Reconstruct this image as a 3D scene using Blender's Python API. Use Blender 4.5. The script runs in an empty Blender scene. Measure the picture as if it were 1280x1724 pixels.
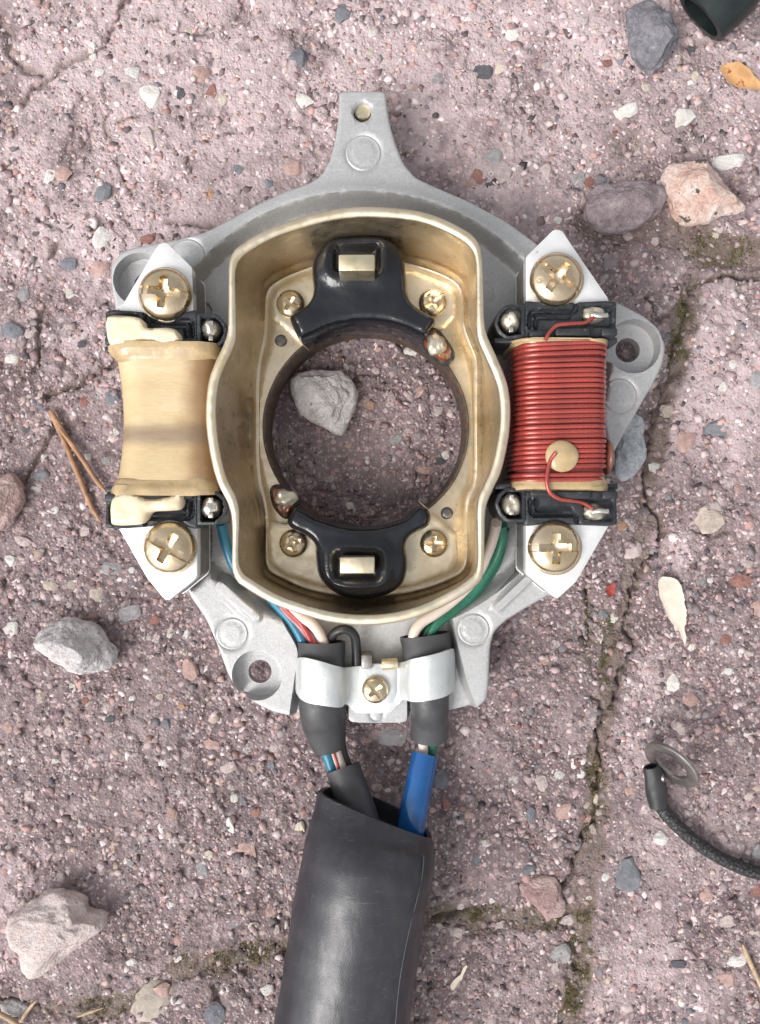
import bpy, bmesh, math, random
import numpy as np
from mathutils import Vector, noise as mnoise
from mathutils.geometry import delaunay_2d_cdt

# ------------------------------------------------------------------ frame of reference
# lengths are worked out in "photo pixels on the ground"; one of them is S metres
S = 0.000125
D = 1450.0            # camera height above the ground, in those pixels (about 18 cm)
CU, CV = 640.0, 862.0
sc = bpy.context.scene
random.seed(7); rng = np.random.default_rng(7)

# ------------------------------------------------------------------ camera
cam = bpy.data.cameras.new('camera'); camo = bpy.data.objects.new('camera', cam)
sc.collection.objects.link(camo); sc.camera = camo
camo.location = (0, 0, D * S); camo.rotation_euler = (0, 0, 0)
cam.sensor_fit = 'VERTICAL'; cam.sensor_height = 36.0; cam.lens = 36.0 * D / 1724.0
cam.clip_start = 0.005; cam.clip_end = 50.0

# ------------------------------------------------------------------ sky and sun (bright overcast)
SUN_AZ = (-0.75, -0.66); SUN_EL = math.radians(47)
w = bpy.data.worlds.new('World'); sc.world = w; w.use_nodes = True
wn = w.node_tree.nodes; wl = w.node_tree.links; wn.clear()
sky = wn.new('ShaderNodeTexSky'); sky.sky_type = 'NISHITA'; sky.sun_disc = False
sky.sun_elevation = SUN_EL; sky.sun_rotation = math.atan2(SUN_AZ[0], SUN_AZ[1])
sky.air_density = 1.2; sky.dust_density = 4.0; sky.ozone_density = 1.0
hs = wn.new('ShaderNodeHueSaturation'); hs.inputs['Saturation'].default_value = 0.12
bg = wn.new('ShaderNodeBackground'); bg.inputs['Strength'].default_value = 0.14
wo = wn.new('ShaderNodeOutputWorld')
wl.new(sky.outputs[0], hs.inputs['Color']); wl.new(hs.outputs[0], bg.inputs['Color']); wl.new(bg.outputs[0], wo.inputs[0])
sl = bpy.data.lights.new('sun', 'SUN'); sl.energy = 1.4; sl.angle = math.radians(30); sl.color = (1.0, 0.965, 0.93)
so = bpy.data.objects.new('sun', sl); sc.collection.objects.link(so)
sd = Vector((SUN_AZ[0] * math.cos(SUN_EL), SUN_AZ[1] * math.cos(SUN_EL), math.sin(SUN_EL))).normalized()
so.rotation_euler = sd.to_track_quat('Z', 'Y').to_euler(); so.location = sd * 1.0
sc.view_settings.view_transform = 'Standard'; sc.view_settings.look = 'None'
sc.view_settings.exposure = 0.5; sc.view_settings.gamma = 1.0; sc.view_settings.use_curve_mapping = False
sc.render.engine = 'CYCLES'

# ------------------------------------------------------------------ helpers: geometry
def P(u, v, z):
    f = 1 - z / D
    return ((u - CU) * f, -(v - CV) * f, z)

def tag(o, label=None, cat=None, group=None, kind=None):
    if label: o['label'] = label
    if cat: o['category'] = cat
    if group: o['group'] = group
    if kind: o['kind'] = kind
    return o

def thing(name, org, label, cat, group=None):
    o = bpy.data.objects.new(name, None); sc.collection.objects.link(o)
    o.empty_display_size = 0.01
    o.location = [c * S for c in org]; ORG[o.name] = tuple(org)
    return tag(o, label, cat, group)
ORG = {}

def mk(name, V, F, mat, parent=None, smooth=True, angle=40, col=None, org=None):
    """one mesh object; V in pixel units, world position"""
    if org is None: org = ORG.get(parent.name, (0, 0, 0)) if parent else (0, 0, 0)
    V = (np.asarray(V, dtype=float) - np.array(org)) * S
    me = bpy.data.meshes.new(name)
    if isinstance(F, np.ndarray) and F.ndim == 2:
        n, k = F.shape
        me.vertices.add(len(V)); me.vertices.foreach_set('co', V.astype(np.float32).ravel())
        me.loops.add(n * k); me.loops.foreach_set('vertex_index', F.astype(np.int32).ravel())
        me.polygons.add(n)
        me.polygons.foreach_set('loop_start', np.arange(0, n * k, k, dtype=np.int32))
        me.update(calc_edges=True)
    else:
        me.from_pydata([tuple(x) for x in V], [], [tuple(f) for f in F]); me.update()
    me.validate()
    if smooth:
        me.polygons.foreach_set('use_smooth', [True] * len(me.polygons))
        if angle < 179: me.set_sharp_from_angle(angle=math.radians(angle))
    if col is not None:
        a = me.color_attributes.new('Col', 'FLOAT_COLOR', 'POINT')
        c = np.ones((len(V), 4), dtype=np.float32); c[:, :3] = col
        a.data.foreach_set('color', c.ravel())
    if mat: me.materials.append(mat)
    o = bpy.data.objects.new(name, me); sc.collection.objects.link(o)
    if parent:
        o.parent = parent
        ORG[o.name] = org
    else:
        o.location = [c * S for c in org]; ORG[o.name] = tuple(org)
    return o

def spline(pts, n=None, step=4.0, closed=True):
    """Catmull-Rom through pts, resampled evenly"""
    p = np.asarray(pts, float); k = len(p); out = []
    m = k if closed else k - 1
    for i in range(m):
        if closed: a, b, c, d = p[(i - 1) % k], p[i], p[(i + 1) % k], p[(i + 2) % k]
        else: a, b, c, d = p[max(i - 1, 0)], p[i], p[i + 1], p[min(i + 2, k - 1)]
        for t in np.linspace(0, 1, 14, endpoint=False):
            out.append(0.5 * ((2 * b) + (c - a) * t + (2 * a - 5 * b + 4 * c - d) * t * t + (3 * b - a - 3 * c + d) * t ** 3))
    if not closed: out.append(p[-1])
    return resample(np.array(out), n, step, closed)

def resample(q, n=None, step=4.0, closed=True):
    q = np.asarray(q, float)
    r = np.vstack([q, q[:1]]) if closed else q
    L = np.r_[0, np.cumsum(np.linalg.norm(np.diff(r, axis=0), axis=1))]
    if n is None: n = max(4, int(round(L[-1] / step)))
    t = np.linspace(0, L[-1], n, endpoint=not closed) if not closed else np.linspace(0, L[-1], n, endpoint=False)
    return np.stack([np.interp(t, L, r[:, i]) for i in range(r.shape[1])], 1)

def roundpoly(pts, rad=4.0, step=3.0):
    """polygon with rounded corners"""
    p = np.asarray(pts, float); k = len(p); out = []
    for i in range(k):
        a, b, c = p[i - 1], p[i], p[(i + 1) % k]
        la, lc = np.linalg.norm(a - b), np.linalg.norm(c - b)
        r = min(rad, la * .45, lc * .45)
        s, e = b + (a - b) / la * r, b + (c - b) / lc * r
        for t in np.linspace(0, 1, 5): out.append((1 - t) ** 2 * s + 2 * t * (1 - t) * b + t * t * e)
    return resample(np.array(out), None, step)

def circle(c, r, n=None, step=3.0):
    n = n or max(12, int(2 * math.pi * r / step))
    t = np.linspace(0, 2 * math.pi, n, endpoint=False)
    return np.stack([c[0] + r * np.cos(t), c[1] + r * np.sin(t)], 1)

def inside(x, y, poly):
    x = np.asarray(x); y = np.asarray(y); r = np.zeros(x.shape, bool)
    n = len(poly)
    for i in range(n):
        x1, y1 = poly[i]; x2, y2 = poly[(i + 1) % n]
        if y1 == y2: continue
        c = ((y1 > y) != (y2 > y)) & (x < (x2 - x1) * (y - y1) / (y2 - y1) + x1)
        r ^= c
    return r

def dist_path(x, y, path, closed=False):
    x = np.asarray(x, float); y = np.asarray(y, float)
    best = np.full(x.shape, 1e18); n = len(path)
    for i in range(n if closed else n - 1):
        ax, ay = path[i]; bx, by = path[(i + 1) % n]
        dx, dy = bx - ax, by - ay; L = dx * dx + dy * dy
        t = np.clip(((x - ax) * dx + (y - ay) * dy) / (L if L > 0 else 1), 0, 1)
        best = np.minimum(best, (x - ax - t * dx) ** 2 + (y - ay - t * dy) ** 2)
    return np.sqrt(best)

def sdf(x, y, poly):
    d = dist_path(x, y, poly, True)
    return np.where(inside(x, y, poly), -d, d)

def offset(poly, d):
    """closed polygon moved outward by d (inward when negative)"""
    q = np.asarray(poly, float); t = np.roll(q, -1, 0) - np.roll(q, 1, 0); t /= np.linalg.norm(t, axis=1)[:, None]
    area = np.sum(q[:, 0] * np.roll(q[:, 1], -1) - np.roll(q[:, 0], -1) * q[:, 1])
    n = np.stack([t[:, 1], -t[:, 0]], 1) * (1 if area > 0 else -1)
    return q + n * d

def sst(a, b, x):
    t = np.clip((x - a) / (b - a), 0, 1)
    return t * t * (3 - 2 * t)

def field(name, outline, zref, zfun, zbot, step, mat, parent, holes=(), extra=(), angle=35, bottom=True):
    """solid whose plan is outline (pixels at height zref) and whose top is zfun(u, v, d); real sides, real bottom"""
    outline = np.asarray(outline, float)
    loops = [outline] + [np.asarray(h, float) for h in holes]
    u0, v0 = outline.min(0); u1, v1 = outline.max(0)
    gu, gv = np.meshgrid(np.arange(u0 + step * .5, u1, step), np.arange(v0 + step * .5, v1, step))
    gu = gu.copy(); gu[::2] += step * .25; gu[1::2] -= step * .25
    gu = gu.ravel(); gv = gv.ravel()
    k = inside(gu, gv, outline)
    for h in loops[1:]: k &= ~inside(gu, gv, h)
    gu, gv = gu[k], gv[k]
    d = np.full(gu.shape, 1e9)
    for l in loops: d = np.minimum(d, dist_path(gu, gv, l, True))
    for e in extra: d = np.minimum(d, dist_path(gu, gv, e, True))
    k = d > step * .55
    gu, gv = gu[k], gv[k]
    pts = []; edges = []
    for l in loops + [np.asarray(e, float) for e in extra]:
        b = len(pts); n = len(l); pts += [tuple(q) for q in l]
        edges += [(b + i, b + (i + 1) % n) for i in range(n)]
    pts += list(zip(gu, gv))
    r = delaunay_2d_cdt([Vector(q) for q in pts], edges, [], 0, 1e-5)
    vv = np.array([tuple(q) for q in r[0]]); T = np.array([f for f in r[2] if len(f) == 3], int)
    c = vv[T].mean(1)
    k = inside(c[:, 0], c[:, 1], outline)
    for h in loops[1:]: k &= ~inside(c[:, 0], c[:, 1], h)
    T = T[k]
    a = vv[T]; ar = (a[:, 1, 0] - a[:, 0, 0]) * (a[:, 2, 1] - a[:, 0, 1]) - (a[:, 2, 0] - a[:, 0, 0]) * (a[:, 1, 1] - a[:, 0, 1])
    T[ar > 0] = T[ar > 0][:, ::-1]          # v runs down the picture: flip so that normals look up
    d = np.full(len(vv), 1e9)
    for l in loops: d = np.minimum(d, dist_path(vv[:, 0], vv[:, 1], l, True))
    z = zfun(vv[:, 0], vv[:, 1], d) + np.zeros(len(vv))
    f = 1 - zref / D
    X = (vv[:, 0] - CU) * f; Y = -(vv[:, 1] - CV) * f
    n = len(vv)
    V = np.vstack([np.stack([X, Y, z], 1), np.stack([X, Y, (zbot(vv[:, 0], vv[:, 1]) if callable(zbot) else np.full(n, float(zbot)))], 1)])
    cnt = {}
    for t in T:
        for i in range(3):
            e = (t[i], t[(i + 1) % 3]); cnt[e] = cnt.get(e, 0) + 1
    F = [tuple(t) for t in T]
    for (i, j) in list(cnt):
        if (j, i) not in cnt: F.append((j, i, i + n, j + n))
    if bottom: F += [(t[2] + n, t[1] + n, t[0] + n) for t in T]
    return mk(name, V, F, mat, parent, angle=angle)

def dome(R, h):                                   # rounded top edge of height h over a width R
    return lambda u, v, d: -h * (1 - np.sqrt(np.clip(1 - (1 - np.clip(d / R, 0, 1)) ** 2, 0, 1)))

def slab(name, outline, zref, z0, z1, mat, parent, bev=3.0, step=4.0, bump=None, holes=(), angle=35):
    e = dome(bev, bev)
    def zf(u, v, d):
        z = z1 + e(u, v, d)
        return z + bump(u, v, d) if bump else z
    return field(name, outline, zref, zf, z0, step, mat, parent, holes, angle=angle)

def frames(path):
    p = np.asarray(path, float); n = len(p)
    t = np.gradient(p, axis=0); t /= np.linalg.norm(t, axis=1)[:, None]
    up = np.array([0, 0, 1.0])
    s = np.cross(t, up); bad = np.linalg.norm(s, axis=1) < 1e-3
    s[bad] = (1, 0, 0); s /= np.linalg.norm(s, axis=1)[:, None]
    b = np.cross(s, t)
    return p, t, s, b

def transport(path):
    p = np.asarray(path, float); n = len(p)
    t = np.gradient(p, axis=0); t /= np.linalg.norm(t, axis=1)[:, None]
    s = np.zeros_like(p); a = np.cross(t[0], (0, 0, 1.0))
    if np.linalg.norm(a) < .1: a = np.cross(t[0], (0, 1.0, 0))
    s[0] = a / np.linalg.norm(a)
    for i in range(1, n):
        a = s[i - 1] - t[i] * np.dot(s[i - 1], t[i]); s[i] = a / np.linalg.norm(a)
    return p, t, s, np.cross(s, t)

def tube(name, path, r, mat, parent=None, seg=12, rz=None, wall=0, closed=False, angle=50, shift=None, wob=0, fr=None):
    """sweep along path; r (and rz) numbers or per-point lists; wall > 0: an open hose with that wall thickness"""
    p, t, s, b = (fr or (transport if rz is None else frames))(path)
    n = len(p)
    if closed:
        t = np.roll(p, -1, 0) - np.roll(p, 1, 0); t /= np.linalg.norm(t, axis=1)[:, None]
    r = np.broadcast_to(np.asarray(r, float), (n,)); q = r if rz is None else np.broadcast_to(np.asarray(rz, float), (n,))
    th = np.linspace(0, 2 * math.pi, seg, endpoint=False)
    def rings(dr):
        V = []
        for i in range(n):
            for k in th:
                ww = 1 + (wob * mnoise.noise((i * .45, math.cos(k) * 1.3, math.sin(k) * 1.3)) if wob else 0)
                o = p[i] + s[i] * math.cos(k) * (r[i] * ww - dr) + b[i] * math.sin(k) * (q[i] * ww - dr)
                if shift: o = o + t[i] * shift(i, k)
                V.append(o)
        return V
    V = rings(0); F = []
    m = n if closed else n - 1
    for i in range(m):
        for k in range(seg):
            j = (i + 1) % n; l = (k + 1) % seg
            F.append((i * seg + k, i * seg + l, j * seg + l, j * seg + k))
    if not closed:
        if wall:
            o = len(V); V += rings(wall)
            for i in range(m):
                for k in range(seg):
                    l = (k + 1) % seg
                    F.append((o + i * seg + l, o + i * seg + k, o + (i + 1) * seg + k, o + (i + 1) * seg + l))
            for k in range(seg):
                l = (k + 1) % seg
                F.append((l, k, o + k, o + l)); e = (n - 1) * seg
                F.append((e + k, e + l, o + e + l, o + e + k))
        else:
            F.append(tuple(range(seg))[::-1]); F.append(tuple(range((n - 1) * seg, n * seg)))
    F = [f[::-1] for f in F]
    return mk(name, V, F, mat, parent, angle=angle)

def path3(pts, step=5.0):
    return spline([P(*q) for q in pts], None, step, closed=False)

def box(name, u0, u1, v0, v1, z0, z1, mat, parent, bev=2.0, zref=None):
    """bevelled block, plan in pixels at zref (its top)"""
    zr = z1 if zref is None else zref
    a = P(u0, v1, zr); c = P(u1, v0, zr)
    bm = bmesh.new(); vs = [bm.verts.new((x, y, z)) for z in (z0, z1) for (x, y) in ((a[0], a[1]), (c[0], a[1]), (c[0], c[1]), (a[0], c[1]))]
    for f in ((3, 2, 1, 0), (4, 5, 6, 7), (0, 1, 5, 4), (1, 2, 6, 5), (2, 3, 7, 6), (3, 0, 4, 7)): bm.faces.new([vs[i] for i in f])
    if bev: bmesh.ops.bevel(bm, geom=bm.edges[:], offset=bev, segments=2, profile=.5, affect='EDGES')
    bm.verts.index_update()
    V = [tuple(v.co) for v in bm.verts]; F = [tuple(v.index for v in f.verts) for f in bm.faces]; bm.free()
    return mk(name, V, F, mat, parent, angle=50)

def ico(sub):
    bm = bmesh.new(); bmesh.ops.create_icosphere(bm, subdivisions=sub, radius=1.0)
    V = np.array([tuple(v.co) for v in bm.verts]); F = np.array([[v.index for v in f.verts] for f in bm.faces]); bm.free()
    return V, F
ICO = {k: ico(k) for k in (1, 2, 3, 4, 5, 6)}

def blob(name, c, rad, mat, parent=None, amp=.12, freq=1.6, seed=0, sub=4, tip=None, angle=179):
    V, F = ICO[sub]; V = V.copy(); W = []
    for x in V:
        k = 1 + amp * mnoise.noise(Vector(x) * freq + Vector((seed * 7.1, 3.3, seed)))
        q = x * k
        if tip is not None:
            a = max(0, float(np.dot(x, tip))); q = q + np.asarray(tip) * (a ** 6) * .8
        W.append(q)
    return mk(name, np.array(W) * np.asarray(rad) + np.asarray(c), F, mat, parent, angle=angle)

# ------------------------------------------------------------------ helpers: materials
def newmat(name):
    m = bpy.data.materials.new(name); m.use_nodes = True
    nt = m.node_tree; b = nt.nodes['Principled BSDF']
    tc = nt.nodes.new('ShaderNodeTexCoord'); mp = nt.nodes.new('ShaderNodeVectorMath'); mp.operation = 'SCALE'
    mp.inputs['Scale'].default_value = 1 / S
    nt.links.new(tc.outputs['Object'], mp.inputs[0])
    return m, nt, b, mp.outputs[0]

def nnoise(nt, vec, size, detail=4, rough=.55, dist=0):
    n = nt.nodes.new('ShaderNodeTexNoise'); n.inputs['Scale'].default_value = 1 / size
    n.inputs['Detail'].default_value = detail; n.inputs['Roughness'].default_value = rough; n.inputs['Distortion'].default_value = dist
    nt.links.new(vec, n.inputs['Vector']); return n.outputs['Fac']

def nvor(nt, vec, size, feat='F1', out='Distance', rnd=1):
    n = nt.nodes.new('ShaderNodeTexVoronoi'); n.feature = feat; n.inputs['Scale'].default_value = 1 / size
    n.inputs['Randomness'].default_value = rnd
    nt.links.new(vec, n.inputs['Vector']); return n.outputs[out]

def ramp(nt, fac, stops, interp='LINEAR'):
    r = nt.nodes.new('ShaderNodeValToRGB'); r.color_ramp.interpolation = interp
    e = r.color_ramp.elements
    while len(e) < len(stops): e.new(.5)
    for i, (p, c) in enumerate(stops):
        e[i].position = p
        e[i].color = (c, c, c, 1) if not hasattr(c, '__len__') else (*c, 1)
    nt.links.new(fac, r.inputs[0]); return r.outputs[0]

def mix(nt, fac, a, b, mode='MIX'):
    m = nt.nodes.new('ShaderNodeMix'); m.data_type = 'RGBA'; m.blend_type = mode
    for i, x in ((0, fac), (6, a), (7, b)):
        if isinstance(x, (int, float)): m.inputs[i].default_value = x if i == 0 else (x, x, x, 1)
        elif isinstance(x, tuple): m.inputs[i].default_value = (*x, 1)
        else: nt.links.new(x, m.inputs[i])
    return m.outputs[2]

def math_(nt, op, a, b=None, clamp=False):
    m = nt.nodes.new('ShaderNodeMath'); m.operation = op; m.use_clamp = clamp
    for i, x in ((0, a), (1, b)):
        if x is None: continue
        if isinstance(x, (int, float)): m.inputs[i].default_value = x
        else: nt.links.new(x, m.inputs[i])
    return m.outputs[0]

def bump(nt, b, h, dist, strength=1.0, prev=None):
    n = nt.nodes.new('ShaderNodeBump'); n.inputs['Strength'].default_value = strength
    n.inputs['Distance'].default_value = dist * S; nt.links.new(h, n.inputs['Height'])
    if prev is not None: nt.links.new(prev, n.inputs['Normal'])
    nt.links.new(n.outputs[0], b.inputs['Normal']); return n.outputs[0]

def simple(name, col, rough=.5, metal=0.0, var=.15, size=40, bsize=6, bdist=.5, spots=None, rvar=.12, spec=.5, coat=0, sss=0, trans=0):
    """colour with blotchy variation, small relief, optional specks of dirt"""
    m, nt, b, vec = newmat(name)
    n = nnoise(nt, vec, size, 6)
    lo = tuple(c * (1 - var) for c in col); hi = tuple(min(1, c * (1 + var)) for c in col)
    c = ramp(nt, n, [(.3, lo), (.7, hi)])
    if spots:
        s = nnoise(nt, vec, spots[1], 3, .6); s = ramp(nt, s, [(spots[2], 0.0), (spots[2] + .05, 1.0)])
        c = mix(nt, s, c, spots[0])
    nt.links.new(c, b.inputs['Base Color'])
    r = nnoise(nt, vec, size * .4, 5)
    nt.links.new(ramp(nt, r, [(.3, max(0, rough - rvar)), (.7, min(1, rough + rvar))]), b.inputs['Roughness'])
    b.inputs['Metallic'].default_value = metal; b.inputs['Specular IOR Level'].default_value = spec
    b.inputs['Coat Weight'].default_value = coat; b.inputs['Coat Roughness'].default_value = .08
    if sss:
        b.inputs['Subsurface Weight'].default_value = sss; b.inputs['Subsurface Radius'].default_value = (1, .6, .35)
        b.inputs['Subsurface Scale'].default_value = 12 * S
    b.inputs['Transmission Weight'].default_value = trans
    if bdist: bump(nt, b, nnoise(nt, vec, bsize, 3), bdist)
    return m

# ------------------------------------------------------------------ materials
M = {}
def scratches(nt, vec, amount=.5):
    """thin scuffs in two directions"""
    out = None
    for rot, thr in ((.6, .70), (-1.1, .72), (1.9, .73)):
        mp = nt.nodes.new('ShaderNodeMapping'); mp.inputs['Rotation'].default_value = (0, 0, rot); mp.inputs['Scale'].default_value = (.035, 1, .3)
        nt.links.new(vec, mp.inputs[0])
        s = ramp(nt, nnoise(nt, mp.outputs[0], 2.6, 2, .5), [(thr - .03, 0.0), (thr + .01, 1.0)])
        s = math_(nt, 'MULTIPLY', s, ramp(nt, nnoise(nt, vec, 55, 2), [(.45, 0.0), (.6, 1.0)]))
        out = s if out is None else math_(nt, 'MAXIMUM', out, s)
    return math_(nt, 'MULTIPLY', out, amount)
def cast_mat():
    m, nt, b, vec = newmat('cast_aluminium')
    n = nnoise(nt, vec, 60, 6)
    c = ramp(nt, n, [(.3, (.42, .42, .425)), (.7, (.50, .50, .50))])
    f = nnoise(nt, vec, 3.2, 2)
    c = mix(nt, .35, c, ramp(nt, f, [(.3, .33), (.7, .62)]), 'MIX')
    c = mix(nt, scratches(nt, vec, .5), c, (.72, .72, .72))
    st = ramp(nt, nnoise(nt, vec, 30, 7, .72), [(.60, 0.0), (.70, 1.0)])
    c = mix(nt, math_(nt, 'MULTIPLY', st, .45), c, (.25, .23, .21))
    nt.links.new(c, b.inputs['Base Color']); b.inputs['Metallic'].default_value = .4
    nt.links.new(ramp(nt, nnoise(nt, vec, 9, 4), [(.3, .42), (.7, .6)]), b.inputs['Roughness'])
    bump(nt, b, nnoise(nt, vec, 2.6, 2), .35)
    return m
M['cast'] = cast_mat()
def gold_mat(name, col, rough, dirt=.64):
    m, nt, b, vec = newmat(name)
    n = nnoise(nt, vec, 70, 5, .55, .6)
    c = ramp(nt, n, [(.25, tuple(x * k for x, k in zip(col, (.88, .84, .72)))), (.5, col), (.75, tuple(x * k for x, k in zip(col, (1.04, 1.06, 1.14))))])
    gr = ramp(nt, nnoise(nt, vec, 46, 4, .5), [(.58, 0.0), (.72, 1.0)])
    c = mix(nt, math_(nt, 'MULTIPLY', gr, .25), c, (.42, .46, .27))
    s = ramp(nt, nnoise(nt, vec, 5.5, 2, .5), [(.735, 0.0), (.76, 1.0)])
    k = ramp(nt, nnoise(nt, vec, 90, 3), [(.45, 0.0), (.6, 1.0)])
    s = math_(nt, 'MULTIPLY', s, k)
    c = mix(nt, s, c, (.035, .028, .022))
    c = mix(nt, scratches(nt, vec, .45), c, (.86, .80, .68))
    st = ramp(nt, nnoise(nt, vec, 34, 7, .7, .4), [(.54, 0.0), (.70, 1.0)])
    c = mix(nt, math_(nt, 'MULTIPLY', st, .38), c, tuple(x * k for x, k in zip(col, (.52, .44, .36))))
    nt.links.new(c, b.inputs['Base Color'])
    nt.links.new(math_(nt, 'SUBTRACT', .93, math_(nt, 'MULTIPLY', s, .9)), b.inputs['Metallic'])
    nt.links.new(ramp(nt, nnoise(nt, vec, 16, 5), [(.3, rough - .10), (.7, rough + .14)]), b.inputs['Roughness'])
    bump(nt, b, nnoise(nt, vec, 14, 4), .5)
    return m
M['gold'] = gold_mat('yellow_zinc_plate', (.66, .555, .405), .33)
M['gold_edge'] = gold_mat('yellow_zinc_edge', (.76, .665, .51), .40)
M['brass'] = gold_mat('screw_gold', (.66, .53, .36), .22)
M['pin'] = gold_mat('pin_gold', (.78, .68, .48), .34)
M['steel'] = simple('core_steel_face', (.83, .83, .83), .48, .55, .05, 60, 4, .35, spots=((.42, .39, .36), 14, .70))
def lam_mat():
    m, nt, b, vec = newmat('laminations')
    sp = nt.nodes.new('ShaderNodeSeparateXYZ'); nt.links.new(vec, sp.inputs[0])
    s = math_(nt, 'SINE', math_(nt, 'MULTIPLY', sp.outputs['Z'], 1.5))
    c = ramp(nt, s, [(0.2, (.16, .15, .145)), (.8, (.36, .35, .34))])
    nt.links.new(mix(nt, .4, c, ramp(nt, nnoise(nt, vec, 20, 4), [(.3, .12), (.7, .42)])), b.inputs['Base Color'])
    b.inputs['Metallic'].default_value = .6; b.inputs['Roughness'].default_value = .5
    bump(nt, b, s, .8); return m
M['lam'] = lam_mat()
M['zinc'] = simple('white_zinc', (.60, .62, .62), .44, .5, .06, 50, 8, .45, spots=((.5, .49, .46), 16, .71))
M['solder'] = simple('solder', (.66, .63, .57), .25, .9, .2, 10, 6, .8)
M['solder_old'] = simple('flux_covered_solder', (.50, .45, .36), .35, .6, .25, 9, 5, .8, coat=.3)
M['plastic'] = simple('bobbin_plastic', (.026, .028, .033), .42, 0, .3, 20, 3, .3, spots=((.075, .077, .085), 9, .62))
M['epoxy'] = simple('black_epoxy', (.011, .012, .016), .13, 0, .2, 40, 30, 2.0, spots=((.03, .03, .03), 4, .74), rvar=.06)
M['rubber'] = simple('black_rubber', (.030, .030, .033), .52, 0, .25, 60, 3, .25, spots=((.06, .057, .055), 3, .75), rvar=.1)
M['sleeve'] = simple('vinyl_sleeve', (.052, .052, .055), .48, 0, .2, 30, 3, .2, spots=((.09, .085, .08), 3, .74))
def hose_mat():
    m, nt, b, vec = newmat('hose_rubber')
    mp = nt.nodes.new('ShaderNodeMapping'); mp.inputs['Rotation'].default_value = (0, 0, -.16); mp.inputs['Scale'].default_value = (1, .45, 1)
    nt.links.new(vec, mp.inputs[0]); lv = mp.outputs[0]
    c = ramp(nt, nnoise(nt, vec, 60, 6, .6), [(.3, (.024, .024, .030)), (.7, (.038, .038, .046))])
    du = ramp(nt, nnoise(nt, lv, 26, 6, .7), [(.48, 0.0), (.75, 1.0)])
    c = mix(nt, math_(nt, 'MULTIPLY', du, .35), c, (.09, .085, .088))
    c = mix(nt, scratches(nt, vec, .35), c, (.16, .15, .15))
    sp = ramp(nt, nnoise(nt, vec, 3.2, 2), [(.73, 0.0), (.76, 1.0)])
    c = mix(nt, math_(nt, 'MULTIPLY', sp, .6), c, (.20, .18, .17))
    nt.links.new(c, b.inputs['Base Color'])
    nt.links.new(ramp(nt, nnoise(nt, lv, 20, 6, .65), [(.3, .27), (.7, .42)]), b.inputs['Roughness'])
    n1 = bump(nt, b, nnoise(nt, lv, 60, 3), 2.0); bump(nt, b, nnoise(nt, vec, 2.5, 2), .25, prev=n1)
    return m
M['hose'] = hose_mat()
M['seam'] = simple('hose_seam', (.066, .066, .075), .45)
M['boot'] = simple('green_black_rubber', (.012, .018, .018), .38, 0, .3, 40, 6, .3)
M['blue_sleeve'] = simple('blue_sleeve', (.008, .085, .27), .22, 0, .25, 40, 20, .2, coat=.3)
M['w_blue'] = simple('blue_wire', (.02, .17, .27), .35, 0, .15, spots=((.10, .09, .08), 10, .68))
M['w_red'] = simple('red_wire', (.42, .05, .06), .35, 0, .15, spots=((.10, .09, .08), 10, .68))
M['w_pink'] = simple('pink_wire', (.42, .17, .17), .4, 0, .15, spots=((.10, .09, .08), 10, .68))
M['w_white'] = simple('cream_wire', (.66, .55, .48), .4, 0, .1, spots=((.35, .28, .24), 12, .68))
M['w_green'] = simple('green_wire', (.02, .135, .082), .33, 0, .2, spots=((.10, .09, .08), 10, .68))
M['w_black'] = simple('black_wire', (.02, .02, .021), .4, 0, .2)
M['enamel'] = simple('red_enamel_wire', (.46, .082, .066), .25, .4, .18, 30, 6, .15, coat=.4)
_nt = M['enamel'].node_tree; _b = _nt.nodes['Principled BSDF']; _c = _b.inputs['Base Color'].links[0].from_socket
_oi = _nt.nodes.new('ShaderNodeObjectInfo')
_nt.links.new(mix(_nt, 1.0, _c, ramp(_nt, _oi.outputs['Random'], [(0, .72), (1, 1.0)]), 'MULTIPLY'), _b.inputs['Base Color'])
M['enamel_in'] = simple('winding_inside', (.16, .02, .018), .5, 0, .2)
M['amber'] = simple('amber_resin', (.47, .345, .19), .32, 0, .2, 25, 12, .9, sss=.25, coat=.3)
M['varnish'] = simple('red_varnish', (.24, .10, .075), .3, 0, .2, 20, 10, .8, sss=.2, coat=.3)
M['cream'] = simple('cream_epoxy', (.76, .66, .47), .38, 0, .07, 30, 14, 1.2, sss=.25)
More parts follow.
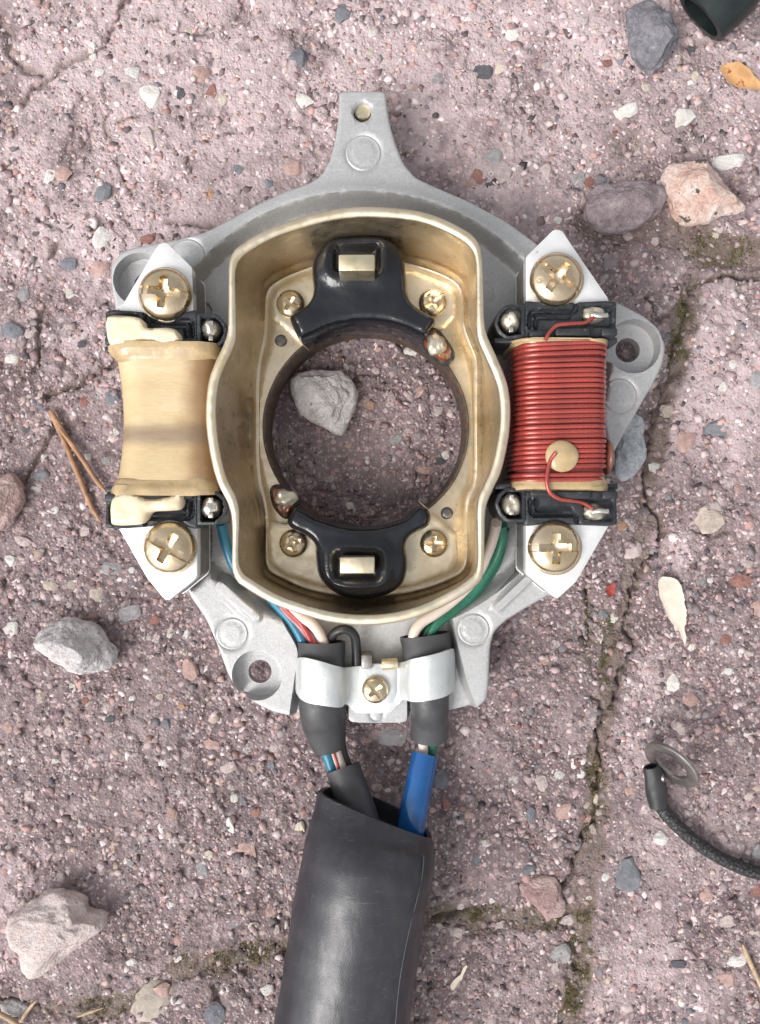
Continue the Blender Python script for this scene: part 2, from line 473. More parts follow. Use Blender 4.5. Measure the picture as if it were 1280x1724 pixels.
def tape_mat():
    m, nt, b, vec = newmat('yellowed_tape')
    sp = nt.nodes.new('ShaderNodeSeparateXYZ'); nt.links.new(vec, sp.inputs[0])
    st = nt.nodes.new('ShaderNodeCombineXYZ')
    nt.links.new(math_(nt, 'MULTIPLY', sp.outputs['X'], .35), st.inputs[0]); nt.links.new(sp.outputs['Y'], st.inputs[1])
    nt.links.new(math_(nt, 'MULTIPLY', sp.outputs['Z'], .12), st.inputs[2])
    c = ramp(nt, nnoise(nt, st.outputs[0], 34, 5, .6), [(.28, (.49, .36, .19)), (.5, (.57, .435, .245)), (.72, (.63, .50, .31))])
    # brown scorch towards the housing side of the coil and a faint dark band across
    wv = math_(nt, 'ADD', sp.outputs['X'], math_(nt, 'MULTIPLY', math_(nt, 'SUBTRACT', nnoise(nt, vec, 40, 5), .5), 46))
    sc_ = nt.nodes.new('ShaderNodeMapRange'); sc_.interpolation_type = 'SMOOTHSTEP'
    sc_.inputs['From Min'].default_value = SCORCH[0]; sc_.inputs['From Max'].default_value = SCORCH[1]; nt.links.new(wv, sc_.inputs[0])
    c = mix(nt, math_(nt, 'MULTIPLY', sc_.outputs[0], .72), c, (.25, .115, .045))
    yb = math_(nt, 'ABSOLUTE', math_(nt, 'ADD', sp.outputs['Y'], math_(nt, 'ADD', -SCORCH[2], math_(nt, 'MULTIPLY', nnoise(nt, vec, 60, 3), 14))))
    bd = nt.nodes.new('ShaderNodeMapRange'); bd.interpolation_type = 'SMOOTHSTEP'
    bd.inputs['From Min'].default_value = 22; bd.inputs['From Max'].default_value = 3; nt.links.new(yb, bd.inputs[0])
    c = mix(nt, math_(nt, 'MULTIPLY', bd.outputs[0], .75), c, (.20, .14, .095))
    s = ramp(nt, nnoise(nt, vec, 4.5, 2), [(.74, 0.0), (.77, 1.0)])
    c = mix(nt, s, c, (.1, .06, .03))
    nt.links.new(c, b.inputs['Base Color']); b.inputs['Roughness'].default_value = .4
    b.inputs['Coat Weight'].default_value = .35; b.inputs['Coat Roughness'].default_value = .15
    bump(nt, b, nnoise(nt, st.outputs[0], 7, 4), .8); return m
SCORCH = (0, 1, 0)     # set below, relative to the stator's origin
M['rust'] = simple('rusty_core', (.10, .075, .062), .6, .35, .45, 16, 4, .8, spots=((.22, .09, .04), 8, .58))
M['rust_resin'] = simple('rusty_flux', (.16, .045, .012), .3, 0, .5, 12, 6, 1.0, coat=.5)
M['rivet'] = simple('dark_rivet', (.16, .15, .14), .4, .7, .3, 10)
M['leaf_o'] = simple('orange_leaf', (.55, .31, .14), .6, 0, .25, 24, 8, .8, spots=((.30, .07, .025), 26, .60), sss=.1)
M['leaf_w'] = simple('bleached_leaf', (.72, .63, .52), .7, 0, .1, 20, 5, .8, spots=((.45, .36, .27), 7, .7))
M['needle'] = simple('dry_pine_needle', (.36, .20, .11), .55, 0, .35, 14, 3, .3)
M['straw'] = simple('dry_straw', (.42, .31, .20), .6, 0, .3, 12, 3, .3)
M['fleck'] = simple('red_leaf_scrap', (.28, .04, .03), .5, 0, .4, 8, 3, .5)
M['tin'] = simple('dull_tinned_steel', (.30, .28, .27), .4, .85, .25, 16, 4, .4)

def braid_mat():
    m, nt, b, vec = newmat('braided_cable')
    v = nvor(nt, vec, 5.0, out='Distance')
    nt.links.new(ramp(nt, v, [(.1, (.06, .06, .064)), (.6, (.012, .012, .013))]), b.inputs['Base Color'])
    b.inputs['Roughness'].default_value = .5; bump(nt, b, v, 1.6); return m
M['braid'] = braid_mat()

def rock_mat(name, stops, size=26, speck=None, rough=.75, bdist=2.2, fine=5):
    m, nt, b, vec = newmat(name)
    n = nnoise(nt, vec, size, 8, .62, .5)
    c = ramp(nt, n, stops)
    f = nnoise(nt, vec, fine * .7, 5, .7)
    c = mix(nt, .85, c, ramp(nt, f, [(.3, .38), (.7, .74)]), 'OVERLAY')
    g = nvor(nt, vec, 6.5, out='Color'); gs = nt.nodes.new('ShaderNodeSeparateColor'); nt.links.new(g, gs.inputs[0])
    c = mix(nt, .3, c, ramp(nt, gs.outputs[0], [(0, .3), (.5, .55), (1, .82)]), 'OVERLAY')
    if speck:
        s = ramp(nt, nnoise(nt, vec, speck[1], 4, .6), [(speck[2], 0.0), (speck[2] + .04, 1.0)])
        c = mix(nt, s, c, speck[0])
    nt.links.new(c, b.inputs['Base Color']); b.inputs['Roughness'].default_value = rough
    h = mix(nt, .5, nnoise(nt, vec, 12, 8, .65), f)
    bump(nt, b, h, bdist * 3.2); return m
R = {
 'dark': rock_mat('dark_basalt', [(.3, (.12, .12, .135)), (.55, (.19, .185, .205)), (.75, (.27, .265, .28))], 22, ((.36, .35, .36), 6, .66)),
 'purple': rock_mat('purple_porphyry', [(.28, (.14, .11, .125)), (.5, (.26, .205, .215)), (.72, (.40, .335, .34))], 30, ((.42, .35, .35), 8, .68)),
 'pink': rock_mat('pink_feldspar', [(.28, (.46, .27, .22)), (.45, (.60, .41, .35)), (.7, (.72, .59, .54))], 40, ((.10, .085, .07), 30, .60)),
 'grey': rock_mat('pale_granite', [(.3, (.34, .31, .31)), (.45, (.52, .485, .485)), (.7, (.66, .63, .625))], 26, ((.20, .17, .19), 12, .65)),
 'blush': rock_mat('blush_quartzite', [(.3, (.54, .42, .39)), (.5, (.66, .53, .50)), (.75, (.74, .64, .61))], 34, ((.36, .22, .19), 12, .68)),
 'hole': rock_mat('grey_stone', [(.3, (.40, .36, .35)), (.5, (.56, .52, .505)), (.75, (.66, .62, .61))], 30, ((.22, .18, .17), 14, .66)),
 'quartz': rock_mat('milky_quartz', [(.3, (.30, .32, .34)), (.55, (.42, .44, .47)), (.75, (.60, .61, .63))], 20, None, .3),
 'mauve': rock_mat('mauve_gneiss', [(.3, (.25, .15, .145)), (.5, (.36, .24, .23)), (.75, (.47, .36, .34))], 28, ((.20, .12, .12), 9, .66)),
 'rose': rock_mat('rose_stone', [(.3, (.30, .19, .18)), (.5, (.40, .28, .26)), (.75, (.50, .40, .37))], 22),
}
def pebble_mat():
    m, nt, b, vec = newmat('pebble')
    oi = nt.nodes.new('ShaderNodeObjectInfo')
    f = nnoise(nt, vec, .8, 7, .7)
    c = mix(nt, .9, oi.outputs['Color'], ramp(nt, f, [(.25, .22), (.75, .74)]), 'OVERLAY')
    nt.links.new(c, b.inputs['Base Color']); b.inputs['Roughness'].default_value = .78
    bump(nt, b, f, 5.0); return m
M['pebble'] = pebble_mat()
def grit_mat():
    m, nt, b, vec = newmat('grit')
    a = nt.nodes.new('ShaderNodeVertexColor'); a.layer_name = 'Col'
    f = nnoise(nt, vec, 3.5, 4, .6)
    nt.links.new(mix(nt, .5, a.outputs[0], ramp(nt, f, [(.25, .36), (.75, .66)]), 'OVERLAY'), b.inputs['Base Color'])
    b.inputs['Roughness'].default_value = .78; bump(nt, b, f, 1.0); return m
M['grit'] = grit_mat()
def moss_mat():
    m, nt, b, vec = newmat('moss')
    a = nt.nodes.new('ShaderNodeVertexColor'); a.layer_name = 'Col'
    nt.links.new(a.outputs[0], b.inputs['Base Color']); b.inputs['Roughness'].default_value = .8; return m
M['moss'] = moss_mat()
def ground_mat():
    m, nt, b, vec = newmat('pinkish_concrete')
    def attr(n):
        a = nt.nodes.new('ShaderNodeAttribute'); a.attribute_name = n; return a.outputs['Fac']
    big = nnoise(nt, vec, 150, 5, .6)
    base = ramp(nt, big, [(.3, (.128, .091, .099)), (.5, (.194, .144, .152)), (.7, (.295, .228, .236))])
    # fine aggregate: cells with their own tone, two sizes
    for size, k in ((25.0, .70), (11.0, .72), (5.0, .66)):
        cell = nvor(nt, vec, size, out='Color'); sp = nt.nodes.new('ShaderNodeSeparateColor'); nt.links.new(cell, sp.inputs[0])
        tone = ramp(nt, sp.outputs[0], [(0, (.08, .06, .063)), (.25, (.165, .121, .122)), (.5, (.27, .206, .204)), (.66, (.43, .35, .34)),
                                        (.80, (.42, .285, .265)), (.88, (.60, .52, .505)), (.95, (.20, .195, .21)), (1, (.68, .61, .59))])
        dd = nvor(nt, vec, size, out='Distance')
        wv = nnoise(nt, vec, size * .35, 3, .6)
        dd = math_(nt, 'ADD', dd, math_(nt, 'MULTIPLY', math_(nt, 'SUBTRACT', wv, .5), .45))
        lim = .27 if size > 20 else .36
        msk = math_(nt, 'MULTIPLY', ramp(nt, dd, [(lim, 1.0), (lim + .1, 0.0)]), math_(nt, 'MULTIPLY', ramp(nt, sp.outputs[1], [(.22, 0.0), (.3, 1.0)]), k))
        base = mix(nt, msk, base, tone)
    base = mix(nt, math_(nt, 'MULTIPLY', attr('dust'), .62), base, (.68, .545, .555))
    soil = ramp(nt, nnoise(nt, vec, 14, 5, .65), [(.3, (.115, .083, .070)), (.7, (.26, .20, .172))])
    base = mix(nt, math_(nt, 'MULTIPLY', attr('soil'), .9), base, soil)
    gm = math_(nt, 'MULTIPLY', attr('moss'), ramp(nt, nnoise(nt, vec, 30, 6, .7), [(.38, 0.0), (.6, 1.0)]))
    base = mix(nt, math_(nt, 'MULTIPLY', gm, .6), base, (.11, .095, .045))
    nt.links.new(base, b.inputs['Base Color']); b.inputs['Roughness'].default_value = .86
    b.inputs['Specular IOR Level'].default_value = .35
    h1 = nvor(nt, vec, 11.0); h2 = nvor(nt, vec, 5.0); h3 = nnoise(nt, vec, 3, 4, .7)
    n1 = bump(nt, b, math_(nt, 'SUBTRACT', 1.0, h1), 1.8)
    n2 = bump(nt, b, math_(nt, 'SUBTRACT', 1.0, h2), 1.6, prev=n1)
    bump(nt, b, h3, 1.4, prev=n2)
    return m
M['ground'] = ground_mat()

# ------------------------------------------------------------------ ground sheet
def vnoise(x, y, size, seed):
    g = np.random.default_rng(seed).random((256, 256)); x = x / size + 97.3; y = y / size + 61.7
    xi = np.floor(x).astype(int); yi = np.floor(y).astype(int); fx = x - xi; fy = y - yi
    fx = fx * fx * (3 - 2 * fx); fy = fy * fy * (3 - 2 * fy)
    a = g[xi % 256, yi % 256]; b_ = g[(xi + 1) % 256, yi % 256]; c = g[xi % 256, (yi + 1) % 256]; d = g[(xi + 1) % 256, (yi + 1) % 256]
    return (a * (1 - fx) + b_ * fx) * (1 - fy) + (c * (1 - fx) + d * fx) * fy - .5

# cracks: (points, half width, depth); joints: (points, half width)
CRACKS = [
 ([(1165, 500), (1150, 560), (1138, 610), (1130, 650), (1108, 695), (1098, 740), (1088, 800), (1092, 850), (1112, 872), (1122, 895), (1105, 928), (1078, 962), (1060, 1005), (1058, 1060), (1066, 1095), (1050, 1130), (1045, 1172), (1026, 1205), (1011, 1232), (1010, 1300), (1003, 1370), (980, 1430), (958, 1478), (944, 1494)], 3.2, 18),
 ([(1135, 625), (1122, 668), (1106, 700)], 9, 18),
 ([(1103, 700), (1092, 760), (1090, 800)], 6, 14),
 ([(1160, 488), (1172, 476), (1200, 468), (1225, 463), (1250, 466), (1290, 470)], 4, 16),
 ([(1095, 502), (1104, 520), (1112, 545), (1130, 530)], 3, 10),
 ([(988, 965), (992, 1012), (995, 1042), (992, 1092)], 2.4, 9),
 ([(1002, 1172), (1010, 1192), (1016, 1206)], 2.6, 10), ([(995, 1035), (1012, 1050)], 2.6, 9),
 ([(72, 668), (108, 655), (140, 642), (165, 625), (196, 606)], 4.2, 15),
 ([(100, 712), (78, 745), (55, 790), (42, 812)], 3, 11),
 ([(68, 520), (60, 560), (66, 590), (60, 620)], 4, 10), ([(95, 410), (80, 432)], 5, 10),
 ([(-5, 30), (8, 60), (18, 92), (42, 118), (66, 124)], 4, 8), ([(210, -5), (190, 45), (172, 78), (140, 96), (118, 102)], 2.6, 6),
 ([(118, 102), (85, 128), (45, 160), (20, 172)], 3, 7),
 ([(175, 150), (178, 200), (186, 260), (205, 300), (222, 332)], 2.0, 3.5), ([(275, 368), (300, 376), (365, 384)], 2.6, 7), ([(200, 205), (235, 195)], 2, 5),
 ([(255, 40), (268, 30)], 3, 7), ([(365, 1662), (370, 1680)], 5, 14), ([(150, 385), (190, 375)], 2.6, 6),
 ([(735, 1548), (790, 1538)], 3.2, 12), ([(1190, 722), (1215, 732), (1230, 728)], 3, 8), ([(1172, 895), (1200, 905), (1228, 898)], 3, 8),
 ([(968, 1600), (975, 1640)], 6, 14), ([(0, 1688), (40, 1698)], 5, 12), ([(100, 590), (104, 640)], 2.5, 6),
]
JOINTS = [
 ([(1160, 480), (1140, 600), (1105, 720), (1085, 850), (1075, 960), (1040, 1050), (1025, 1180), (1010, 1260), (1000, 1380), (985, 1480), (985, 1560), (970, 1650), (945, 1760)], 20),
 ([(700, 1552), (760, 1540), (830, 1548), (900, 1545), (960, 1540)], 24),
 ([(-60, 1705), (60, 1700), (150, 1705), (230, 1690), (300, 1640), (380, 1615), (480, 1598), (600, 1580)], 24),
 ([(1010, 370), (1120, 385), (1200, 415), (1290, 440)], 38),
]
MOSS = [(1215, 420, 40, 26), (810, 1545, 75, 26), (190, 1690, 60, 22), (390, 1615, 80, 22), (955, 1690, 30, 45), (1000, 1330, 18, 60), (1005, 1070, 26, 70), (960, 1560, 40, 30), (1150, 560, 22, 60), (1000, 1620, 30, 40), (1060, 240, 60, 30)]
DUST = [(640, 60, 700, 260, 1), (150, 300, 200, 260, .9), (1200, 620, 110, 150, 1), (880, 260, 200, 160, .5), (60, 1480, 130, 120, .55), (150, 570, 90, 70, .7), (1090, 1240, 45, 90, .6), (1150, 930, 30, 60, .9), (1100, 1180, 30, 80, .6), (880, 1570, 60, 30, .6), (1060, 1640, 220, 120, .35), (1180, 1450, 120, 110, .3), (1230, 250, 90, 70, .6), (1000, 420, 80, 60, .3)]

def crack_field(u, v):
    wob = vnoise(u, v, 20, 3) * 13 + vnoise(u, v, 7, 4) * 6
    h = np.zeros(u.shape); s = np.zeros(u.shape)
    for pts, hw, dep in CRACKS:
        p = np.array(pts); k = (u > p[:, 0].min() - 60) & (u < p[:, 0].max() + 60) & (v > p[:, 1].min() - 60) & (v < p[:, 1].max() + 60)
        if not k.any(): continue
        uu, vv = u[k], v[k]
        d = dist_path(uu + wob[k], vv + vnoise(uu, vv, 15, 9) * 9, p)
        g = np.exp(-(d / (hw * (1 + .7 * vnoise(uu, vv, 40, 12)))) ** 2)
        h[k] = np.minimum(h[k], -dep * g); s[k] = np.maximum(s[k], np.exp(-(d / (hw * 2.2)) ** 2) * .8)
    return h, s

def ground_fields(u, v):
    u = np.asarray(u, float); v = np.asarray(v, float)
    h = 7 * vnoise(u, v, 210, 21) + 4.5 * vnoise(u, v, 80, 22) + 3.0 * vnoise(u, v, 30, 23) + 2.4 * vnoise(u, v, 13, 24) + 1.8 * vnoise(u, v, 7, 25)
    led = vnoise(u, v, 95, 26) + .45 * vnoise(u, v, 33, 27) + .25 * vnoise(u, v, 12, 28)
    h = h + 4.5 * sst(-.035, .035, led - .08) + 3.5 * sst(-.03, .03, led + .16)      # worn skin, broken away in places
    ch, soil = crack_field(u, v)
    jw = vnoise(u, v, 40, 31) * 26 + vnoise(u, v, 13, 32) * 10
    joint = np.zeros(u.shape)
    for pts, hw in JOINTS:
        d = dist_path(u, v, np.array(pts)) + jw
        joint = np.maximum(joint, 1 - sst(hw * .55, hw * 1.15, d))
    moss = np.zeros(u.shape); dust = np.zeros(u.shape)
    for a, b_, ra, rb in MOSS: moss = np.maximum(moss, np.exp(-(((u - a) / ra) ** 2 + ((v - b_) / rb) ** 2)))
    for a, b_, ra, rb, k in DUST: dust = np.maximum(dust, k * np.exp(-(((u - a) / ra) ** 2 + ((v - b_) / rb) ** 2)))
    n = vnoise(u, v, 70, 41) + .6 * vnoise(u, v, 26, 42) + .5 * vnoise(u, v, 9, 43)
    dust = np.clip(dust * (1 + 1.3 * n) + .22 * n + (.08 + .3 * dust) * sst(.02, .2, led), 0, 1)
    h = h + ch - joint * 5.5
    return h - 8.0, np.clip(np.maximum(soil, joint * (.85 + .5 * n)), 0, 1), np.clip(moss + .35 * joint * (moss > .2), 0, 1), dust * (1 - joint)

def axis(lo, hi, step, far):
    a = list(np.arange(lo, hi + .1, step)); s = step; x = a[-1]
    while x < hi + far: s *= 1.25; x += s; a.append(x)
    s = step; x = a[0]; b_ = []
    while x > lo - far: s *= 1.25; x -= s; b_.append(x)
    return np.array(b_[::-1] + a)
ax = axis(-90, 1370, 3.0, 2600); ay = axis(-90, 1814, 3.0, 2600)
GU, GV = np.meshgrid(ax, ay); nx, ny = len(ax), len(ay)
gh, gsoil, gmoss, gdust = ground_fields(GU.ravel(), GV.ravel())
idx = np.arange(nx * ny).reshape(ny, nx)
F = np.stack([idx[1:, :-1], idx[1:, 1:], idx[:-1, 1:], idx[:-1, :-1]], -1).reshape(-1, 4)
V = np.stack([GU.ravel() - CU, -(GV.ravel() - CV), gh], 1)
ground = mk('ground', V, F, M['ground'], angle=179)
ground['kind'] = 'structure'
for nm, arr in (('soil', gsoil), ('moss', gmoss), ('dust', gdust)):
    a = ground.data.attributes.new(nm, 'FLOAT', 'POINT'); a.data.foreach_set('value', arr.astype(np.float32))
def gz(u, v): return float(ground_fields(np.array([float(u)]), np.array([float(v)]))[0][0])

# ------------------------------------------------------------------ plate outline (needed to keep grit from under it)
PLATE = [(571, 152), (650, 152), (652, 178), (657, 208), (666, 240), (680, 275), (700, 298), (732, 313), (790, 338), (850, 370), (903, 408), (935, 440), (975, 475), (1020, 503), (1050, 513), (1085, 531), (1110, 552), (1122, 582), (1117, 612), (1103, 642), (1075, 690), (1046, 740), (1020, 790), (996, 840), (975, 880), (955, 930), (955, 975), (938, 995), (893, 1020), (852, 1045), (832, 1064), (826, 1090), (823, 1160), (819, 1180), (806, 1191), (795, 1195), (757, 1205), (694, 1203), (690, 1217), (678, 1226), (600, 1226), (586, 1219), (580, 1203), (520, 1213), (478, 1204), (458, 1199), (430, 1185), (400, 1165), (384, 1138), (365, 1085), (345, 1040), (320, 1005), (300, 960), (285, 880), (268, 780), (240, 680), (208, 580), (194, 520), (187, 482), (186, 450), (196, 430), (215, 418), (255, 410), (300, 402), (345, 390), (380, 372), (430, 345), (480, 321), (520, 308), (540, 295), (555, 270), (564, 235), (570, 195)]
plate_out = roundpoly(PLATE, 9, 4.0)
plate_gnd = (plate_out - np.array([CU, CV])) * (1 - 95 / D) + np.array([CU, CV])
HOLE_C = np.array([616.0, 718.0])
hole_c_gnd = (HOLE_C - np.array([CU, CV])) * (1 - 112 / D) + np.array([CU, CV])

# ------------------------------------------------------------------ grit: small grains too many to count, one mesh
N = 52000
gu = rng.uniform(-90, 1370, N); gv = rng.uniform(-90, 1814, N)
h, soil, moss, dust = ground_fields(gu, gv)
under = inside(gu, gv, plate_gnd) & (np.hypot(gu - hole_c_gnd[0], gv - hole_c_gnd[1]) > 170)
sk = vnoise(gu, gv, 95, 26) + .45 * vnoise(gu, gv, 33, 27) + .25 * vnoise(gu, gv, 12, 28)
keep = ~under & (h > -18) & (rng.random(N) > soil * .55) & (rng.random(N) > .55 * sst(.02, .2, sk))
gu, gv, h, soil, dust = gu[keep], gv[keep], h[keep], soil[keep], dust[keep]; N = len(gu)
PAL = np.array([(.60, .505, .49), (.72, .66, .64), (.48, .365, .355), (.36, .27, .268), (.31, .29, .295), (.19, .19, .205), (.50, .34, .30), (.30, .18, .15), (.50, .42, .35), (.24, .185, .185), (.12, .10, .105)])
PW = np.array([.24, .13, .17, .13, .09, .04, .06, .02, .05, .09, .05]); PW /= PW.sum()
ci = rng.choice(len(PAL), N, p=PW); gc = PAL[ci] * np.array([1.05, .96, .99]) * rng.uniform(.65, 1.12, (N, 1)) * (1 - .3 * soil[:, None]) * (.80 + .34 * dust[:, None])
gr = np.clip(np.exp(rng.normal(math.log(3.5), .50, N)), 1.5, 9.5); big = rng.random(N) < .075; gr = np.where(big, rng.uniform(6.5, 13.5, N), gr)
iv, if_ = ICO[1]
jit = rng.uniform(.5, 1.35, (N, 12, 1)); base = iv[None, :, :] * jit
th = rng.uniform(0, 2 * math.pi, N); asp = rng.uniform(.45, 1.0, N)
x = base[:, :, 0] * gr[:, None]; y = base[:, :, 1] * (gr * asp)[:, None]; z = base[:, :, 2] * (gr * np.where(big, rng.uniform(.14, .24, N), rng.uniform(.28, .55, N)))[:, None]
tl = rng.normal(0, .25, (N, 1)) * np.where(big, .35, 1)[:, None]; z = z + x * tl
X = x * np.cos(th)[:, None] - y * np.sin(th)[:, None] + (gu - CU)[:, None]; Y = x * np.sin(th)[:, None] + y * np.cos(th)[:, None] - (gv - CV)[:, None]
Z = z + (h - gr * .14)[:, None]
V = np.stack([X, Y, Z], -1).reshape(-1, 3)
F = (if_[None] + (np.arange(N) * 12)[:, None, None]).reshape(-1, 3)
grit = mk('grit', V, F, M['grit'], ground, smooth=False, col=np.repeat(gc, 12, 0))
grit['kind'] = 'stuff'

# ------------------------------------------------------------------ moss in the joints: tiny leaves, one mesh
Nm = 26000
c0 = rng.integers(0, len(MOSS), Nm); mp_ = np.array(MOSS)[c0]
mu = mp_[:, 0] + rng.normal(0, .62, Nm) * mp_[:, 2]; mv = mp_[:, 1] + rng.normal(0, .62, Nm) * mp_[:, 3]
h, soil, moss, dust = ground_fields(mu, mv)
cl = vnoise(mu, mv, 22, 51) + .7 * vnoise(mu, mv, 8, 52)
keep = (soil > .25) & (cl > .06) & ~inside(mu, mv, plate_gnd)
mu, mv, h = mu[keep], mv[keep], h[keep]; n = len(mu)
r = rng.uniform(1.6, 3.6, n); th = rng.uniform(0, 6.28, n); wd = r * rng.uniform(.3, .55, n)
d = np.stack([np.cos(th), np.sin(th)], 1); pr = np.stack([-d[:, 1], d[:, 0]], 1)
b0 = np.stack([mu - CU, -(mv - CV)], 1)
v1 = np.c_[b0 + pr * wd[:, None], h - .5]; v2 = np.c_[b0 - pr * wd[:, None], h - .5]; v3 = np.c_[b0 + d * (r * 1.5)[:, None], h + r * rng.uniform(.4, 1.6, n)]
V = np.stack([v1, v2, v3], 1).reshape(-1, 3)
mc = np.where(rng.random((n, 1)) < .6, (.125, .112, .04), (.15, .105, .055)) * rng.uniform(.5, 1.3, (n, 1))
mo = mk('moss', V, np.arange(3 * n).reshape(-1, 3), M['moss'], None, smooth=False, col=np.repeat(mc, 3, 0))
tag(mo, 'low olive and brown moss growing along the pavement joints', 'moss', kind='stuff')

